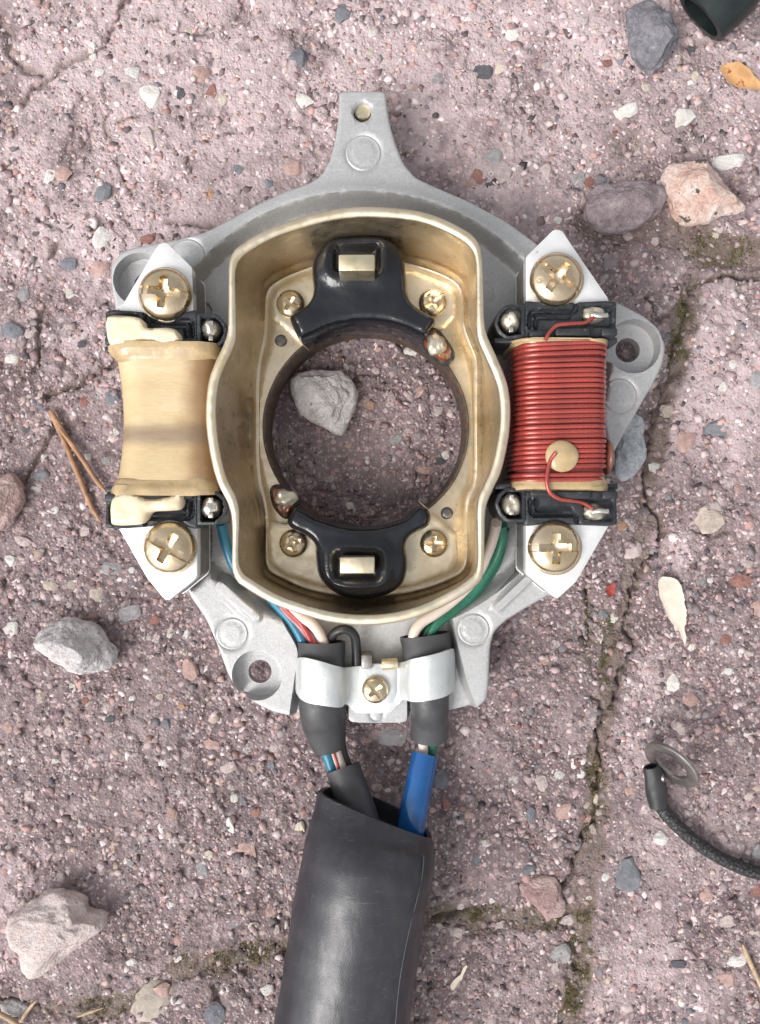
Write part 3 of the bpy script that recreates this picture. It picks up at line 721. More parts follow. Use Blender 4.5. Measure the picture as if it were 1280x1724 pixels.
# ------------------------------------------------------------------ pebbles set in the surface: parts of the ground
WHT, CRM, PNK, SAL, RED, GRY, BLU, DRK, TAN, ORG_, PUR = (.66, .635, .60), (.62, .55, .46), (.52, .43, .415), (.47, .315, .28), (.30, .15, .125), (.32, .305, .31), (.20, .205, .225), (.10, .10, .11), (.46, .39, .335), (.42, .26, .17), (.28, .23, .24)
PEB = [
 (227,120,14,13,WHT),(255,162,24,20,WHT),(502,167,25,16,WHT),(167,121,8,7,WHT),(207,145,13,9,PNK),(337,125,15,15,SAL),(357,152,10,13,RED),(375,167,9,11,CRM),(492,282,23,16,SAL),(250,232,16,20,PNK),(102,288,17,18,SAL),(83,294,9,12,WHT),(170,325,16,18,BLU),(356,327,10,12,ORG_),(170,402,16,18,WHT),(245,400,14,9,RED),(302,155,8,13,DRK),(500,95,22,17,BLU),(317,52,9,14,CRM),(577,15,14,16,BLU),(627,52,10,8,WHT),(400,287,10,10,BLU),(155,78,8,9,WHT),(157,96,7,8,WHT),(212,45,9,13,PNK),(575,215,9,9,SAL),
 (865,55,16,14,WHT),(815,119,18,13,DRK),(845,112,10,11,CRM),(741,132,11,10,GRY),(920,105,12,9,PNK),(1057,185,20,16,WHT),(1149,197,18,20,WHT),(1037,222,7,7,RED),(847,292,19,18,PNK),(805,302,12,14,RED),(796,306,8,10,SAL),(887,355,17,18,PUR),(1075,257,10,8,PNK),(1230,270,28,18,WHT),(1000,18,10,8,PNK),(985,35,8,9,PNK),(940,370,8,7,WHT),(974,304,13,13,GRY),(1012,302,11,10,BLU),(992,306,8,11,RED),(832,265,15,14,GRY),(1027,102,11,9,RED),(700,148,9,10,SAL),(920,290,12,14,PNK),(1062,395,11,10,PNK),(1105,405,9,8,PNK),(1030,440,16,14,PUR),(1232,195,8,8,PNK),
 (1155,744,19,17,SAL),(1212,720,24,18,BLU),(1107,787,10,13,WHT),(1235,613,9,8,WHT),(1165,573,9,8,SAL),(1275,635,16,17,GRY),(1205,853,16,12,PNK),(1245,822,7,8,SAL),(1218,650,8,8,WHT),(1130,690,13,16,TAN),(1090,655,9,14,PNK),
 (1197,874,30,26,TAN),(1164,902,8,10,PNK),(1048,883,10,9,ORG_),(1065,929,20,16,PNK),(1250,978,16,17,RED),(1275,1025,14,14,SAL),(1183,980,9,12,GRY),(1200,978,6,7,WHT),(1137,1150,15,18,WHT),(1163,1177,16,14,SAL),(1146,1228,15,17,PNK),(1230,1130,9,7,WHT),(1222,1077,9,10,RED),(1167,1092,8,7,WHT),(1261,1236,10,14,WHT),(913,1117,11,11,SAL),(1014,1077,4,10,CRM),(1018,1037,9,12,BLU),(1036,1038,8,10,WHT),(1072,977,6,8,PNK),(1260,950,10,8,PNK),
 (945,1608,21,16,GRY),(976,1592,14,12,WHT),(936,1633,11,10,PNK),(1058,1472,27,30,BLU),(1112,1411,16,13,WHT),(1226,1553,13,10,PNK),(1192,1506,14,12,SAL),(1241,1617,15,12,WHT),(1223,1646,18,15,SAL),(1142,1621,14,10,DRK),(1262,1340,12,10,PNK),(750,1352,9,12,RED),(743,1313,16,17,BLU),(913,1320,11,14,PNK),(956,1365,20,14,SAL),(1008,1352,7,11,CRM),(906,1420,10,9,RED),(890,1463,13,10,BLU),(829,1517,6,6,WHT),(818,1420,8,6,WHT),(1276,1438,12,16,GRY),(1273,1499,10,10,RED),(979,1307,7,7,WHT),(944,1309,8,9,WHT),(988,1358,7,7,TAN),(1012,1372,7,7,TAN),(993,1380,7,8,SAL),(1000,1398,7,8,TAN),(982,1376,6,7,RED),(1132,1595,12,12,PNK),(805,1448,9,11,BLU),(895,1375,7,16,BLU),(1060,1330,12,10,SAL),(993,1513,6,6,WHT),(992,1518,6,9,ORG_),(1150,1690,8,7,WHT),(1055,1695,13,11,PNK),(770,1575,9,13,PNK),(836,1676,6,9,WHT),(735,1700,7,8,RED),(958,1552,13,9,PNK),(790,1375,9,8,SAL),
 (289,1371,10,13,SAL),(340,1467,14,17,GRY),(352,1441,8,9,CRM),(414,1435,17,19,SAL),(395,1344,8,8,WHT),(430,1367,7,11,RED),(387,1389,7,14,WHT),(451,1666,11,11,WHT),(428,1560,9,11,PNK),(467,1564,7,9,PNK),(356,1258,18,12,SAL),(109,1273,9,11,PNK),(254,1695,42,38,TAN),(363,1703,16,20,BLU),(289,1523,6,7,WHT),(272,1285,8,7,WHT),(90,1283,7,6,WHT),(153,1282,6,6,WHT),(455,1535,10,13,SAL),(298,1613,9,6,WHT),(222,1618,9,6,WHT),(137,1389,6,5,WHT),(190,1427,6,9,ORG_),(385,1292,13,11,PNK),(275,1670,14,18,SAL),
 (19,944,13,10,WHT),(81,984,14,12,TAN),(187,956,18,11,GRY),(223,959,6,6,WHT),(159,1003,15,18,TAN),(17,1059,12,14,WHT),(217,1031,22,18,GRY),(258,1045,9,14,RED),(319,1128,17,22,SAL),(112,1020,10,7,PNK),(312,1070,6,8,WHT),(142,1180,9,8,RED),(178,1194,7,10,PNK),(80,1230,8,10,PNK),(186,1211,10,8,DRK),(284,1070,7,6,WHT),(306,1187,9,7,ORG_),(187,981,7,6,SAL),(118,1160,9,9,WHT),(228,1120,6,7,PNK),(38,912,14,10,PNK),(140,895,11,9,PNK),(222,1177,6,7,WHT),(250,1073,8,6,PNK),(280,1220,9,10,BLU),(12,1225,11,12,SAL),
 (114,445,15,12,BLU),(35,496,14,15,GRY),(19,558,17,16,BLU),(48,558,10,12,PNK),(17,603,12,11,WHT),(114,490,10,12,WHT),(53,525,9,10,PNK),(60,446,7,7,WHT),(142,675,9,9,RED),(116,552,12,11,PNK),(136,578,7,8,DRK),(70,801,14,10,BLU),(42,722,11,10,DRK),(149,768,8,8,WHT),(196,727,7,7,WHT),(181,777,9,9,GRY),(188,670,12,14,BLU),(59,822,7,4,WHT),(168,452,14,15,SAL),(93,858,8,7,WHT),(12,708,7,10,SAL),(75,772,8,8,WHT),
 (583,617,6,7,WHT),(633,624,9,7,PNK),(624,681,9,10,ORG_),(710,661,11,12,SAL),(718,792,13,8,SAL),(557,806,6,6,PNK),(567,792,6,5,SAL),(541,821,8,6,RED),(589,854,10,10,WHT),(751,766,9,9,WHT),(738,692,7,8,PNK),(587,751,6,5,SAL),(690,590,13,9,WHT),(520,785,9,10,PNK),(668,740,12,10,GRY),(740,777,10,8,DRK),(615,870,11,6,SAL),(700,580,9,7,PNK),
 (660,1240,26,14,GRY),(636,1322,11,9,PNK),(618,1246,10,6,SAL),(505,1395,10,12,CRM),(462,1260,9,11,PNK),(468,1385,8,9,PNK),(408,1350,9,7,BLU),(455,1290,9,10,BLU),
]
bases = []
for k in range(8):
    V0, F0 = ICO[2]
    r_ = np.random.default_rng(100 + k); pl = r_.normal(size=(12, 3)); pl[:6, 2] *= .25; pl /= np.linalg.norm(pl, axis=1)[:, None]; dd = r_.uniform(.58, .95, 12)
    W = []
    for q in V0:
        t = 1.0
        for a, b_ in zip(pl, dd):
            c = float(np.dot(q, a))
            if c > .05: t = min(t, b_ / c)
        t *= 1 + .22 * mnoise.noise(Vector(q) * 2.6 + Vector((k, 0, 0)))
        W.append(np.array(q) * t)
    me = bpy.data.meshes.new('pebble'); me.from_pydata([tuple(x * S) for x in W], [], [tuple(f) for f in F0]); me.update()
    me.polygons.foreach_set('use_smooth', [True] * len(me.polygons)); me.set_sharp_from_angle(angle=math.radians(34))
    me.materials.append(M['pebble']); bases.append(me)
def pebble(u, v, a, b_, col, rot=None, i=0):
    o = bpy.data.objects.new('pebble', bases[i % 8]); sc.collection.objects.link(o); o.parent = ground
    m = (a + b_) / 2; zc = min(10, m * random.uniform(.28, .42))
    o.location = ((u - CU) * S, -(v - CV) * S, (gz(u, v) - zc * random.uniform(.1, .45)) * S)
    o.rotation_euler = (random.uniform(-.12, .12), random.uniform(-.12, .12), random.uniform(-.35, .35) + (math.pi if random.random() < .5 else 0) if rot is None else rot)
    o.scale = (a * 1.2, b_ * 1.2, zc); k = random.uniform(.88, 1.1)
    o.color = (col[0] * k, col[1] * k, col[2] * k, 1)
cnt = 0
for i, (u, v, a, b_, c) in enumerate(PEB):
    if inside(np.array([float(u)]), np.array([float(v)]), plate_gnd)[0] and math.hypot(u - hole_c_gnd[0], v - hole_c_gnd[1]) > 185: continue
    pebble(u, v, a, b_, c, None, i); cnt += 1
tries = 0
cols = [PNK, PNK, WHT, SAL, GRY, PUR, TAN, CRM, BLU, PNK, DRK]
while cnt < 299 and tries < 4000:
    tries += 1
    u, v = random.uniform(-20, 1300), random.uniform(-20, 1740)
    if inside(np.array([u]), np.array([v]), plate_gnd)[0] or min((u - p[0]) ** 2 + (v - p[1]) ** 2 for p in PEB) < 32 ** 2: continue
    a = random.uniform(6, 10); pebble(u, v, a, a * random.uniform(.65, 1.1), random.choice(cols), random.uniform(0, 6.28), cnt); cnt += 1

# ------------------------------------------------------------------ loose stones
def stone(name, outline, H, mat, label, sink=.12, seed=1, flat=.55, facets=18, rough=.085, sub=6, zoff=0):
    """outline in photo pixels; the stone stands on the ground, H tall"""
    o = np.asarray(outline, float)
    zmid = H * .4
    cu, cv = (o.min(0) + o.max(0)) / 2
    base_z = gz(cu, cv) + zoff
    W = np.array([P(a, b_, base_z + zmid)[:2] for a, b_ in spline(o, 120)])
    c = (W.min(0) + W.max(0)) / 2
    an = np.arctan2(W[:, 1] - c[1], W[:, 0] - c[0]); rr = np.hypot(W[:, 0] - c[0], W[:, 1] - c[1]); s = np.argsort(an)
    an, rr = an[s], rr[s]
    an = np.r_[an - 2 * math.pi, an, an + 2 * math.pi]; rr = np.r_[rr, rr, rr]
    V0, F0 = ICO[sub]; r_ = np.random.default_rng(seed)
    pl = r_.normal(size=(facets, 3)); pl[:, 2] = np.abs(pl[:, 2]) * .9 + .12; pl /= np.linalg.norm(pl, axis=1)[:, None]; dd = r_.uniform(.66, .93, facets)
    q = V0.copy(); el = np.arcsin(np.clip(q[:, 2], -1, 1)); az = np.arctan2(q[:, 1], q[:, 0])
    ch = np.abs(np.cos(el)) ** flat; sh = np.sign(q[:, 2]) * np.abs(np.sin(el)) ** .9
    n = np.stack([ch * np.cos(az), ch * np.sin(az), sh], 1)
    t = np.ones(len(n))
    for a, b_ in zip(pl, dd):
        cdot = n @ a
        t = np.where(cdot > b_, np.minimum(t, b_ / np.maximum(cdot, 1e-6)), t)
    keep_sil = np.clip(1 - np.abs(el) / .35, 0, 1)        # the silhouette keeps its traced outline
    t = t * (1 - .75 * keep_sil) + .75 * keep_sil
    R_ = np.interp(az, an, rr)
    nz = np.array([mnoise.fractal(Vector(x) * 2.4 + Vector((seed * 3.7, 0, 0)), 1.0, 2.0, 5) for x in n])
    t = t * (1 + rough * nz)
    V = np.stack([c[0] + n[:, 0] * R_ * t, c[1] + n[:, 1] * R_ * t, base_z + zmid + n[:, 2] * t * np.where(n[:, 2] > 0, H - zmid, zmid + H * sink)], 1)
    ob = mk(name, V, F0, mat, None, angle=38, org=(c[0], c[1], base_z))
    return tag(ob, label, 'stone')
def tr(pts, k, ox, oy): return [(a / k + ox, b_ / k + oy) for a, b_ in pts]
stone('loose_stone', tr([(832, 25), (900, 5), (960, 45), (1005, 110), (1000, 160), (950, 225), (900, 235), (865, 200), (845, 150), (832, 80)], 2, 640, 0), 62, R['dark'], 'speckled dark grey stone beside the black rubber boot', seed=3)
stone('loose_stone', tr([(700, 660), (740, 620), (860, 605), (930, 620), (962, 665), (940, 710), (880, 755), (800, 788), (730, 770), (692, 725)], 2, 640, 0), 58, R['purple'], 'rounded purple grey stone touching the pink stone', seed=9, facets=10)
stone('loose_stone', tr([(948, 590), (990, 545), (1070, 540), (1130, 575), (1190, 650), (1245, 700), (1220, 725), (1150, 735), (1050, 758), (1010, 740), (975, 690)], 2, 640, 0), 60, R['pink'], 'salmon pink pointed stone with black patches', seed=15, facets=20)
stone('loose_stone', tr([(195, 740), (230, 670), (330, 612), (440, 625), (520, 650), (580, 730), (622, 800), (600, 870), (500, 895), (390, 915), (310, 870), (225, 805)], 3.2, 0, 850), 78, R['grey'], 'rounded pale grey mottled stone lying alone on the pavement', seed=21, facets=7)
stone('loose_stone', tr([(45, 760), (110, 700), (240, 645), (350, 680), (375, 730), (445, 750), (430, 810), (330, 890), (240, 960), (160, 1005), (110, 960), (95, 890), (50, 830)], 2.56, 0, 1250), 72, R['blush'], 'blocky pale pink stone with an angular tail', seed=33, facets=12, flat=.4)
stone('loose_stone', tr([(335, 95), (390, 55), (470, 42), (560, 65), (605, 130), (590, 200), (555, 285), (520, 303), (450, 262), (380, 222), (345, 170)], 2.2857, 340, 600), 60, R['hole'], 'pale grey stone inside the round opening of the stator', seed=41, facets=16, flat=.45)
stone('loose_stone', tr([(410, 1095), (460, 1130), (475, 1200), (460, 1250), (490, 1330), (470, 1400), (430, 1470), (380, 1520), (320, 1545), (285, 1490), (290, 1350), (330, 1200)], 3.747, 960, 400), 34, R['quartz'], 'milky bluish quartz stone wedged by the rim of the stator plate', seed=52, facets=22, flat=.4)
stone('loose_stone', tr([(-130, 1480), (-80, 1410), (0, 1385), (60, 1375), (110, 1400), (135, 1480), (115, 1580), (60, 1660), (0, 1705), (-90, 1680)], 3.45, 0, 400), 50, R['rose'], 'dusky rose stone lying close to the pair of pine needles', seed=61)
stone('loose_stone', tr([(385, 530), (430, 500), (520, 500), (545, 560), (562, 620), (540, 650), (490, 660), (440, 610), (400, 570)], 2.207, 700, 1250), 26, R['mauve'], 'flat mauve stone lying where two mossy joints meet', seed=71, flat=.3)
stone('loose_stone', tr([(0, 1130), (40, 1108), (90, 1115), (122, 1140), (100, 1172), (50, 1180), (5, 1160)], 2.56, 0, 1250), 24, R['grey'], 'small grey stone beside dry straws in the mossy joint', seed=81)

# ================================================================== the stator
SO = P(612, 705, 4)
stator = thing('alternator_stator', SO, 'grey cast stator plate with gold housing, red and cream coils, lying on the pavement', 'stator')
RECC = (610, 698); RECR = 367.0
CHAN = roundpoly([(470, 1028), (503, 1085), (507, 1100), (493, 1196), (486, 1260), (700, 1270), (800, 1250), (797, 1190), (782, 1150), (764, 1078), (757, 1035)], 12, 5)
LCOIL = roundpoly([(150, 535), (352, 500), (352, 960), (325, 990), (200, 900)], 10, 8)
RCOIL = roundpoly([(872, 500), (1034, 560), (1010, 700), (1040, 880), (960, 905), (872, 960)], 10, 8)
BORES = [((1067, 583), 45, 21), ((235, 470), 44, 19), ((433, 1137), 42, 20)]
RINGS = [((612, 257), 30, 23), ((316, 432), 30, 23), ((1044, 666), 29, 22), ((391, 1067), 27, 20), ((798, 1060), 27, 20), ((634, 1207), 11, 10)]
RIBS = [((372, 985), (432, 1038), 13), ((908, 955), (838, 1022), 13)]
def plate_z(u, v, d):
    r = np.hypot(u - RECC[0], v - RECC[1])
    low = sst(9, -9, r - RECR)                                   # round recess
    z = 95 - 30 * low
    s = sdf(u, v, CHAN); z = np.minimum(z, 95 - 52 * sst(5, -5, s))
    for c in (LCOIL, RCOIL):
        s = sdf(u, v, c); z = np.minimum(z, 95 - 42 * sst(8, -8, s))
    for a, b_, w_ in RIBS:
        dd = dist_path(u, v, [a, b_]); z = np.maximum(z, 60 + 43 * sst(w_ + 6, w_ - 7, dd))
    lip = np.exp(-((r - RECR - 13) / 10.0) ** 2) * (v < 470) * 3.0
    z = z + lip
    for c, r1, r2 in BORES:
        dd = np.hypot(u - c[0], v - c[1]); z = np.where(dd < r1 + .01, np.minimum(z, 62 + 1.2 * sst(r1 - 8, r1, dd)), z)
    for c, r1, r2 in RINGS:
        dd = np.hypot(u - c[0], v - c[1]); z = z - 2.2 * np.exp(-((dd - r1) / 2.2) ** 2) - 1.4 * np.exp(-((dd - r2) / 1.8) ** 2)
    dd = np.hypot(u - 822, v - 487); z = z - 1.6 * np.exp(-((dd - 17) / 1.6) ** 2)
    blk = sdf(u, v, BLOCK); z = np.maximum(z, np.where(blk < 6, 43 + 36 * sst(3, -4, blk) - 2 * np.exp(-((np.hypot(u - 634, v - 1207) - 11) / 1.8) ** 2), 0))
    e = np.clip(d / 5.0, 0, 1)
    z = z - 5.0 * (1 - np.sqrt(1 - (1 - e) ** 2)) * (z > 70)
    return z + .5 * vnoise(u, v, 30, 77)
BLOCK = roundpoly([(583, 1130), (690, 1130), (690, 1224), (583, 1224)], 12, 4)
holes = [circle(HOLE_C + (2, -3), 186, step=5), circle((610, 188), 15, 26)]
extra = [circle(RECC, RECR + k, step=6) for k in (-9, 0, 9, 22)]
extra += [offset(CHAN, k) for k in (-5, 0, 5)] + [offset(BLOCK, k) for k in (-4, 3)] + [offset(plate_out, k) for k in (-1.2, -3, -5.5)]
for c, r1, r2 in RINGS: extra += [circle(c, r1 + k, 44) for k in (-2.6, 0, 2.6)] + ([circle(c, r2, 36)] if r1 - r2 > 3 else [])
for a, b_, w_ in RIBS:
    t = math.atan2(b_[1] - a[1], b_[0] - a[0])
    for w2 in (w_ - 7, w_ - 1, w_ + 6): extra.append(np.array([(q[0] + w2 * math.cos(t + s * math.pi / 2 + k), q[1] + w2 * math.sin(t + s * math.pi / 2 + k)) for q, s in ((b_, -1), (a, 1)) for k in np.linspace(0, math.pi, 10)]))
for c, r1, r2 in BORES:
    f_ = (1 - 62 / D) / (1 - 95 / D)                             # the small hole shares the bore's axis
    holes.append(circle(c, r2, 30)); extra += [circle(c, r1 + .6, step=4), circle(c, r1 - .6, step=4)]
def plate_bot(u, v):                                             # the ears are thinner than the rest of the casting
    z = np.full(u.shape, 5.0)
    for c, r1, r2 in BORES: z = np.maximum(z, 5 + 34 * sst(92, 62, np.hypot(u - c[0], v - c[1])))
    return z
plate = field('base_plate', plate_out, 95, plate_z, plate_bot, 4.4, M['cast'], stator, holes, extra, angle=42)
# brass plug in the lug
def disc(name, c, r, z0, z1, mat, parent, bev=2):
    return slab(name, circle(c, r, 28), z1, z0, z1, mat, parent, bev, max(2.0, r * .16))
disc('dowel_pin', (610.5, 187.5), 13.2, 30, 84, M['pin'], plate, 2)

# ---- housing shell: lofted sheet metal pot
RIM = [(386, 444), (392, 426), (406, 412), (449, 387), (515, 364), (567, 352), (620, 348), (690, 353), (734, 364), (777, 384), (799, 400), (810, 422), (813, 470), (815, 536), (819, 562), (834, 597), (846, 624), (855, 652), (859, 690), (856, 736), (845, 788), (830, 823), (819, 849), (816, 880), (815, 941), (812, 972), (799, 988), (760, 1013), (712, 1035), (664, 1048), (611, 1052), (559, 1047), (506, 1033), (458, 1015), (414, 989), (397, 975), (391, 950), (391, 884), (385, 849), (366, 810), (353, 757), (347, 700), (351, 646), (362, 612), (375, 584), (384, 556), (385, 492)]
FLR = [(445, 500), (449, 486), (460, 474), (490, 458), (545, 440), (620, 430), (681, 438), (734, 454), (766, 470), (779, 486), (783, 510), (785, 545), (795, 575), (806, 605), (807, 640), (807, 700), (807, 790), (803, 822), (793, 845), (790, 870), (789, 940), (783, 962), (768, 974), (730, 990), (680, 1003), (620, 1010), (560, 1005), (510, 993), (472, 976), (452, 964), (446, 948), (445, 885), (440, 850), (431, 812), (427, 760), (427, 690), (428, 640), (433, 600), (440, 570), (443, 540)]
NT = 220; RIMZ = 222.0; FLZ = 88.0
pc = np.array(P(603, 705, RIMZ)[:2])
def polar(pts, z):
    W = np.array([P(a, b_, z)[:2] for a, b_ in spline(pts, 700)]) - pc
    an = np.arctan2(W[:, 1], W[:, 0]); rr = np.hypot(W[:, 0], W[:, 1]); s = np.argsort(an); an, rr = an[s], rr[s]
    t = np.linspace(-math.pi, math.pi, NT, endpoint=False)
    return t, np.interp(t, np.r_[an - 2 * math.pi, an, an + 2 * math.pi], np.r_[rr, rr, rr])
th_, r_rim = polar(RIM, RIMZ); _, r_flr = polar(FLR, FLZ)
def ringpts(r, z): return np.stack([pc[0] + r * np.cos(th_), pc[1] + r * np.sin(th_), np.full(NT, z)], 1)
hc = np.array(P(HOLE_C[0], HOLE_C[1], 112)[:2]); HR = 171 * (1 - 112 / D)
def holering(r, z):
    # same bearing from the pot centre, on a circle round the core's own centre
    dx, dy = np.cos(th_), np.sin(th_); o = pc - hc
    b_ = dx * o[0] + dy * o[1]; c = o @ o - r * r; t = -b_ + np.sqrt(b_ * b_ - c)
    return np.stack([pc[0] + t * dx, pc[1] + t * dy, np.full(NT, z)], 1)
wallr = lambda k: r_rim - 12 + (r_flr + 6 - (r_rim - 12)) * k
levels = [ringpts(r_flr + 2, 60), ringpts(r_flr + 8, 66)]
for k in np.linspace(0, 1, 7): levels.append(ringpts((r_flr + 12) * (1 - k) + (r_rim - 1) * k, 74 + (RIMZ - 82) * k))
for a in np.linspace(-10, 190, 9):
    a = math.radians(a); levels.append(ringpts(r_rim - 5.8 + 5.8 * math.cos(a), RIMZ - 4 + 4 * math.sin(a)))
for k in np.linspace(.06, 1, 12):
    zz = RIMZ - 8 - (RIMZ - 8 - (FLZ + 12)) * k
    kk = .55 * k + .45 * k ** 3
    levels.append(ringpts(wallr(kk), zz))
for a in np.linspace(15, 90, 6):
    a = math.radians(a); levels.append(ringpts(r_flr + 6 - 11 * math.sin(a) * .9, FLZ + 12 * (1 - math.sin(a))))
last = levels[-1]
levels.append(ringpts(r_flr - 9, FLZ + .3))
inner = holering(HR + 4, FLZ + 1.0)
for k in (.03, .10, .22, .45, .7, .9, 1.0):                  # the floor rises by a soft step to a flat pad
    q = levels[-1] * 0 + (ringpts(r_flr - 9, FLZ) * (1 - k) + inner * k); q[:, 2] = FLZ + .3 + 4.5 * float(sst(.02, .22, np.array([k]))[0]); levels.append(q)
levels.append(holering(HR + 4.2, FLZ - 24))
def loft(ls):
    return np.vstack(ls), [(i * NT + k, i * NT + (k + 1) % NT, (i + 1) * NT + (k + 1) % NT, (i + 1) * NT + k) for i in range(len(ls) - 1) for k in range(NT)]
V, F = loft(levels)
shell = mk('housing_shell', V, F, M['gold'], stator, angle=60)
rl = []
for a in np.linspace(-70, 250, 15):                              # paler lip rolled over the edge of the sheet
    a = math.radians(a); rl.append(ringpts(r_rim - 6.5 + 7.6 * math.cos(a), RIMZ - 4 + 5.4 * math.sin(a)))
V, F = loft(rl + rl[:1])
mk('housing_rim', V, F, M['gold_edge'], shell, angle=60)

# ---- core ring: lathe
prof = [(HR + 4.5, 80), (HR + 4.5, 99), (HR + 3, 101), (HR + 1, 101), (HR, 99), (HR - 1, 95), (HR - 1, 60), (HR - 1, 20), (HR, 8), (HR + 12, 8), (HR + 12, 70)]
V = []; F = []; nn = 120
for r_, z_ in prof:
    for k in range(nn):
        a = 2 * math.pi * k / nn; ww = .8 * mnoise.noise((math.cos(a) * 4, math.sin(a) * 4, z_ * .05))
        V.append((hc[0] + (r_ + ww) * math.cos(a), hc[1] + (r_ + ww) * math.sin(a), z_))
for i in range(len(prof) - 1):
    for k in range(nn):
        l = (k + 1) % nn; F.append((i * nn + l, i * nn + k, (i + 1) * nn + k, (i + 1) * nn + l))
mk('core_ring', V, [f[::-1] for f in F], M['rust'], stator, angle=50)

# ---- mounting plates of the two pickup coils
arcT = [(HOLE_C[0] + 178 * math.cos(a), HOLE_C[1] + 178 * math.sin(a)) for a in np.radians(np.linspace(-128, -52, 14))]
arcB = [(HOLE_C[0] + 178 * math.cos(a), HOLE_C[1] + 178 * math.sin(a)) for a in np.radians(np.linspace(54, 126, 14))]
slab('mounting_plate', resample(np.array([(521, 589), (458, 535), (456, 505), (470, 482), (520, 462), (620, 446), (700, 456), (755, 478), (768, 495), (767, 533), (748, 553), (728, 556)] + arcT[::-1]), None, 4), 106, 92, 106, M['gold_edge'], stator, 2.5, 5)
slab('mounting_plate', resample(np.array([(705, 843), (769, 897), (772, 938), (762, 962), (700, 986), (620, 998), (540, 988), (478, 968), (453, 948), (448, 890), (458, 879), (484, 881)] + arcB[::-1]), None, 4), 106, 92, 106, M['gold_edge'], stator, 2.5, 5)

# ---- pickup coils: epoxy bodies with a square pole pin
def pickup(outline, cz, pin, boss, dirv):
    out = spline(outline, None, 3.5)
    pu0, pu1, pv0, pv1 = pin
    pin_poly = [(pu0, pv0), (pu1, pv0), (pu1, pv1), (pu0, pv1)]
    ctr = np.mean(out, 0)
    def zf(u, v, d):
        e = np.clip(d / 13.0, 0, 1)
        z = cz - 20 + 20 * np.sqrt(1 - (1 - e) ** 2)
        s = sdf(u, v, np.array(pin_poly, float))
        z = z + 7 * np.exp(-((s - 19) / 12.0) ** 2) * sst(0, 24, d) - 7 * sst(11, -1, s)
        z = z + 4.0 * vnoise(u, v, 40, 91) + .8 * vnoise(u, v, 14, 92)
        return z
    body = field('pickup_coil', out, cz - 22, zf, 62, 4.2, M['epoxy'], stator, angle=50)
    a = box('pole_pin', pu0, pu1, pv0, pv1, 120, boss, M['pin'], body, 2.2)
    return body
TOPC = [(489, 535), (505, 524), (521, 510), (528, 490), (526, 457), (532, 431), (554, 409), (585, 401), (637, 401), (664, 412), (679, 435), (684, 470), (688, 500), (700, 517), (732, 539), (724, 561), (712, 570), (683, 558), (646, 548), (602, 546), (560, 553), (528, 567), (508, 573), (496, 556)]
BOTC = [(484, 880), (492, 862), (502, 853), (535, 871), (585, 885), (637, 885), (681, 872), (704, 852), (723, 861), (721, 884), (692, 901), (683, 919), (686, 950), (678, 981), (655, 999), (620, 1008), (585, 1006), (554, 990), (537, 967), (532, 937), (530, 915), (515, 901), (497, 893)]
pk1 = pickup(TOPC, 158, (570, 631, 428, 456), 216, 1)
pk2 = pickup(BOTC, 158, (572, 631, 938, 966), 206, -1)
# soldered lead of each pickup coil, on its bed of browned flux
for (pts, cu, cv, rad, tip, body) in (
        ([(716, 553), (734, 551), (753, 570), (767, 597), (752, 613), (725, 598), (711, 578)], 735, 580, (14, 18, 13), (-.2, .5, .1), pk1),
        ([(454, 825), (465, 815), (484, 821), (505, 840), (493, 859), (480, 874), (460, 854)], 481, 838, (17, 13, 13), (.55, -.45, .1), pk2)):
    slab('terminal_tab', spline(pts, None, 3), 123, 100, 123, M['plastic'], body, 5, 4, lambda u, v, d: 2.5 * vnoise(u, v, 9, 5))
    m_ = np.mean(pts, 0)
    slab('flux_residue', spline([tuple((np.array(q) - m_) * .84 + m_) for q in pts], None, 3), 128, 110, 128, M['rust_resin'], body, 5, 3, lambda u, v, d: 5 * vnoise(u, v, 8, 6))
    blob('solder_joint', P(cu, cv, 128), rad, M['solder_old'], body, .3, 1.4, seed=int(cu), sub=4, tip=tip)

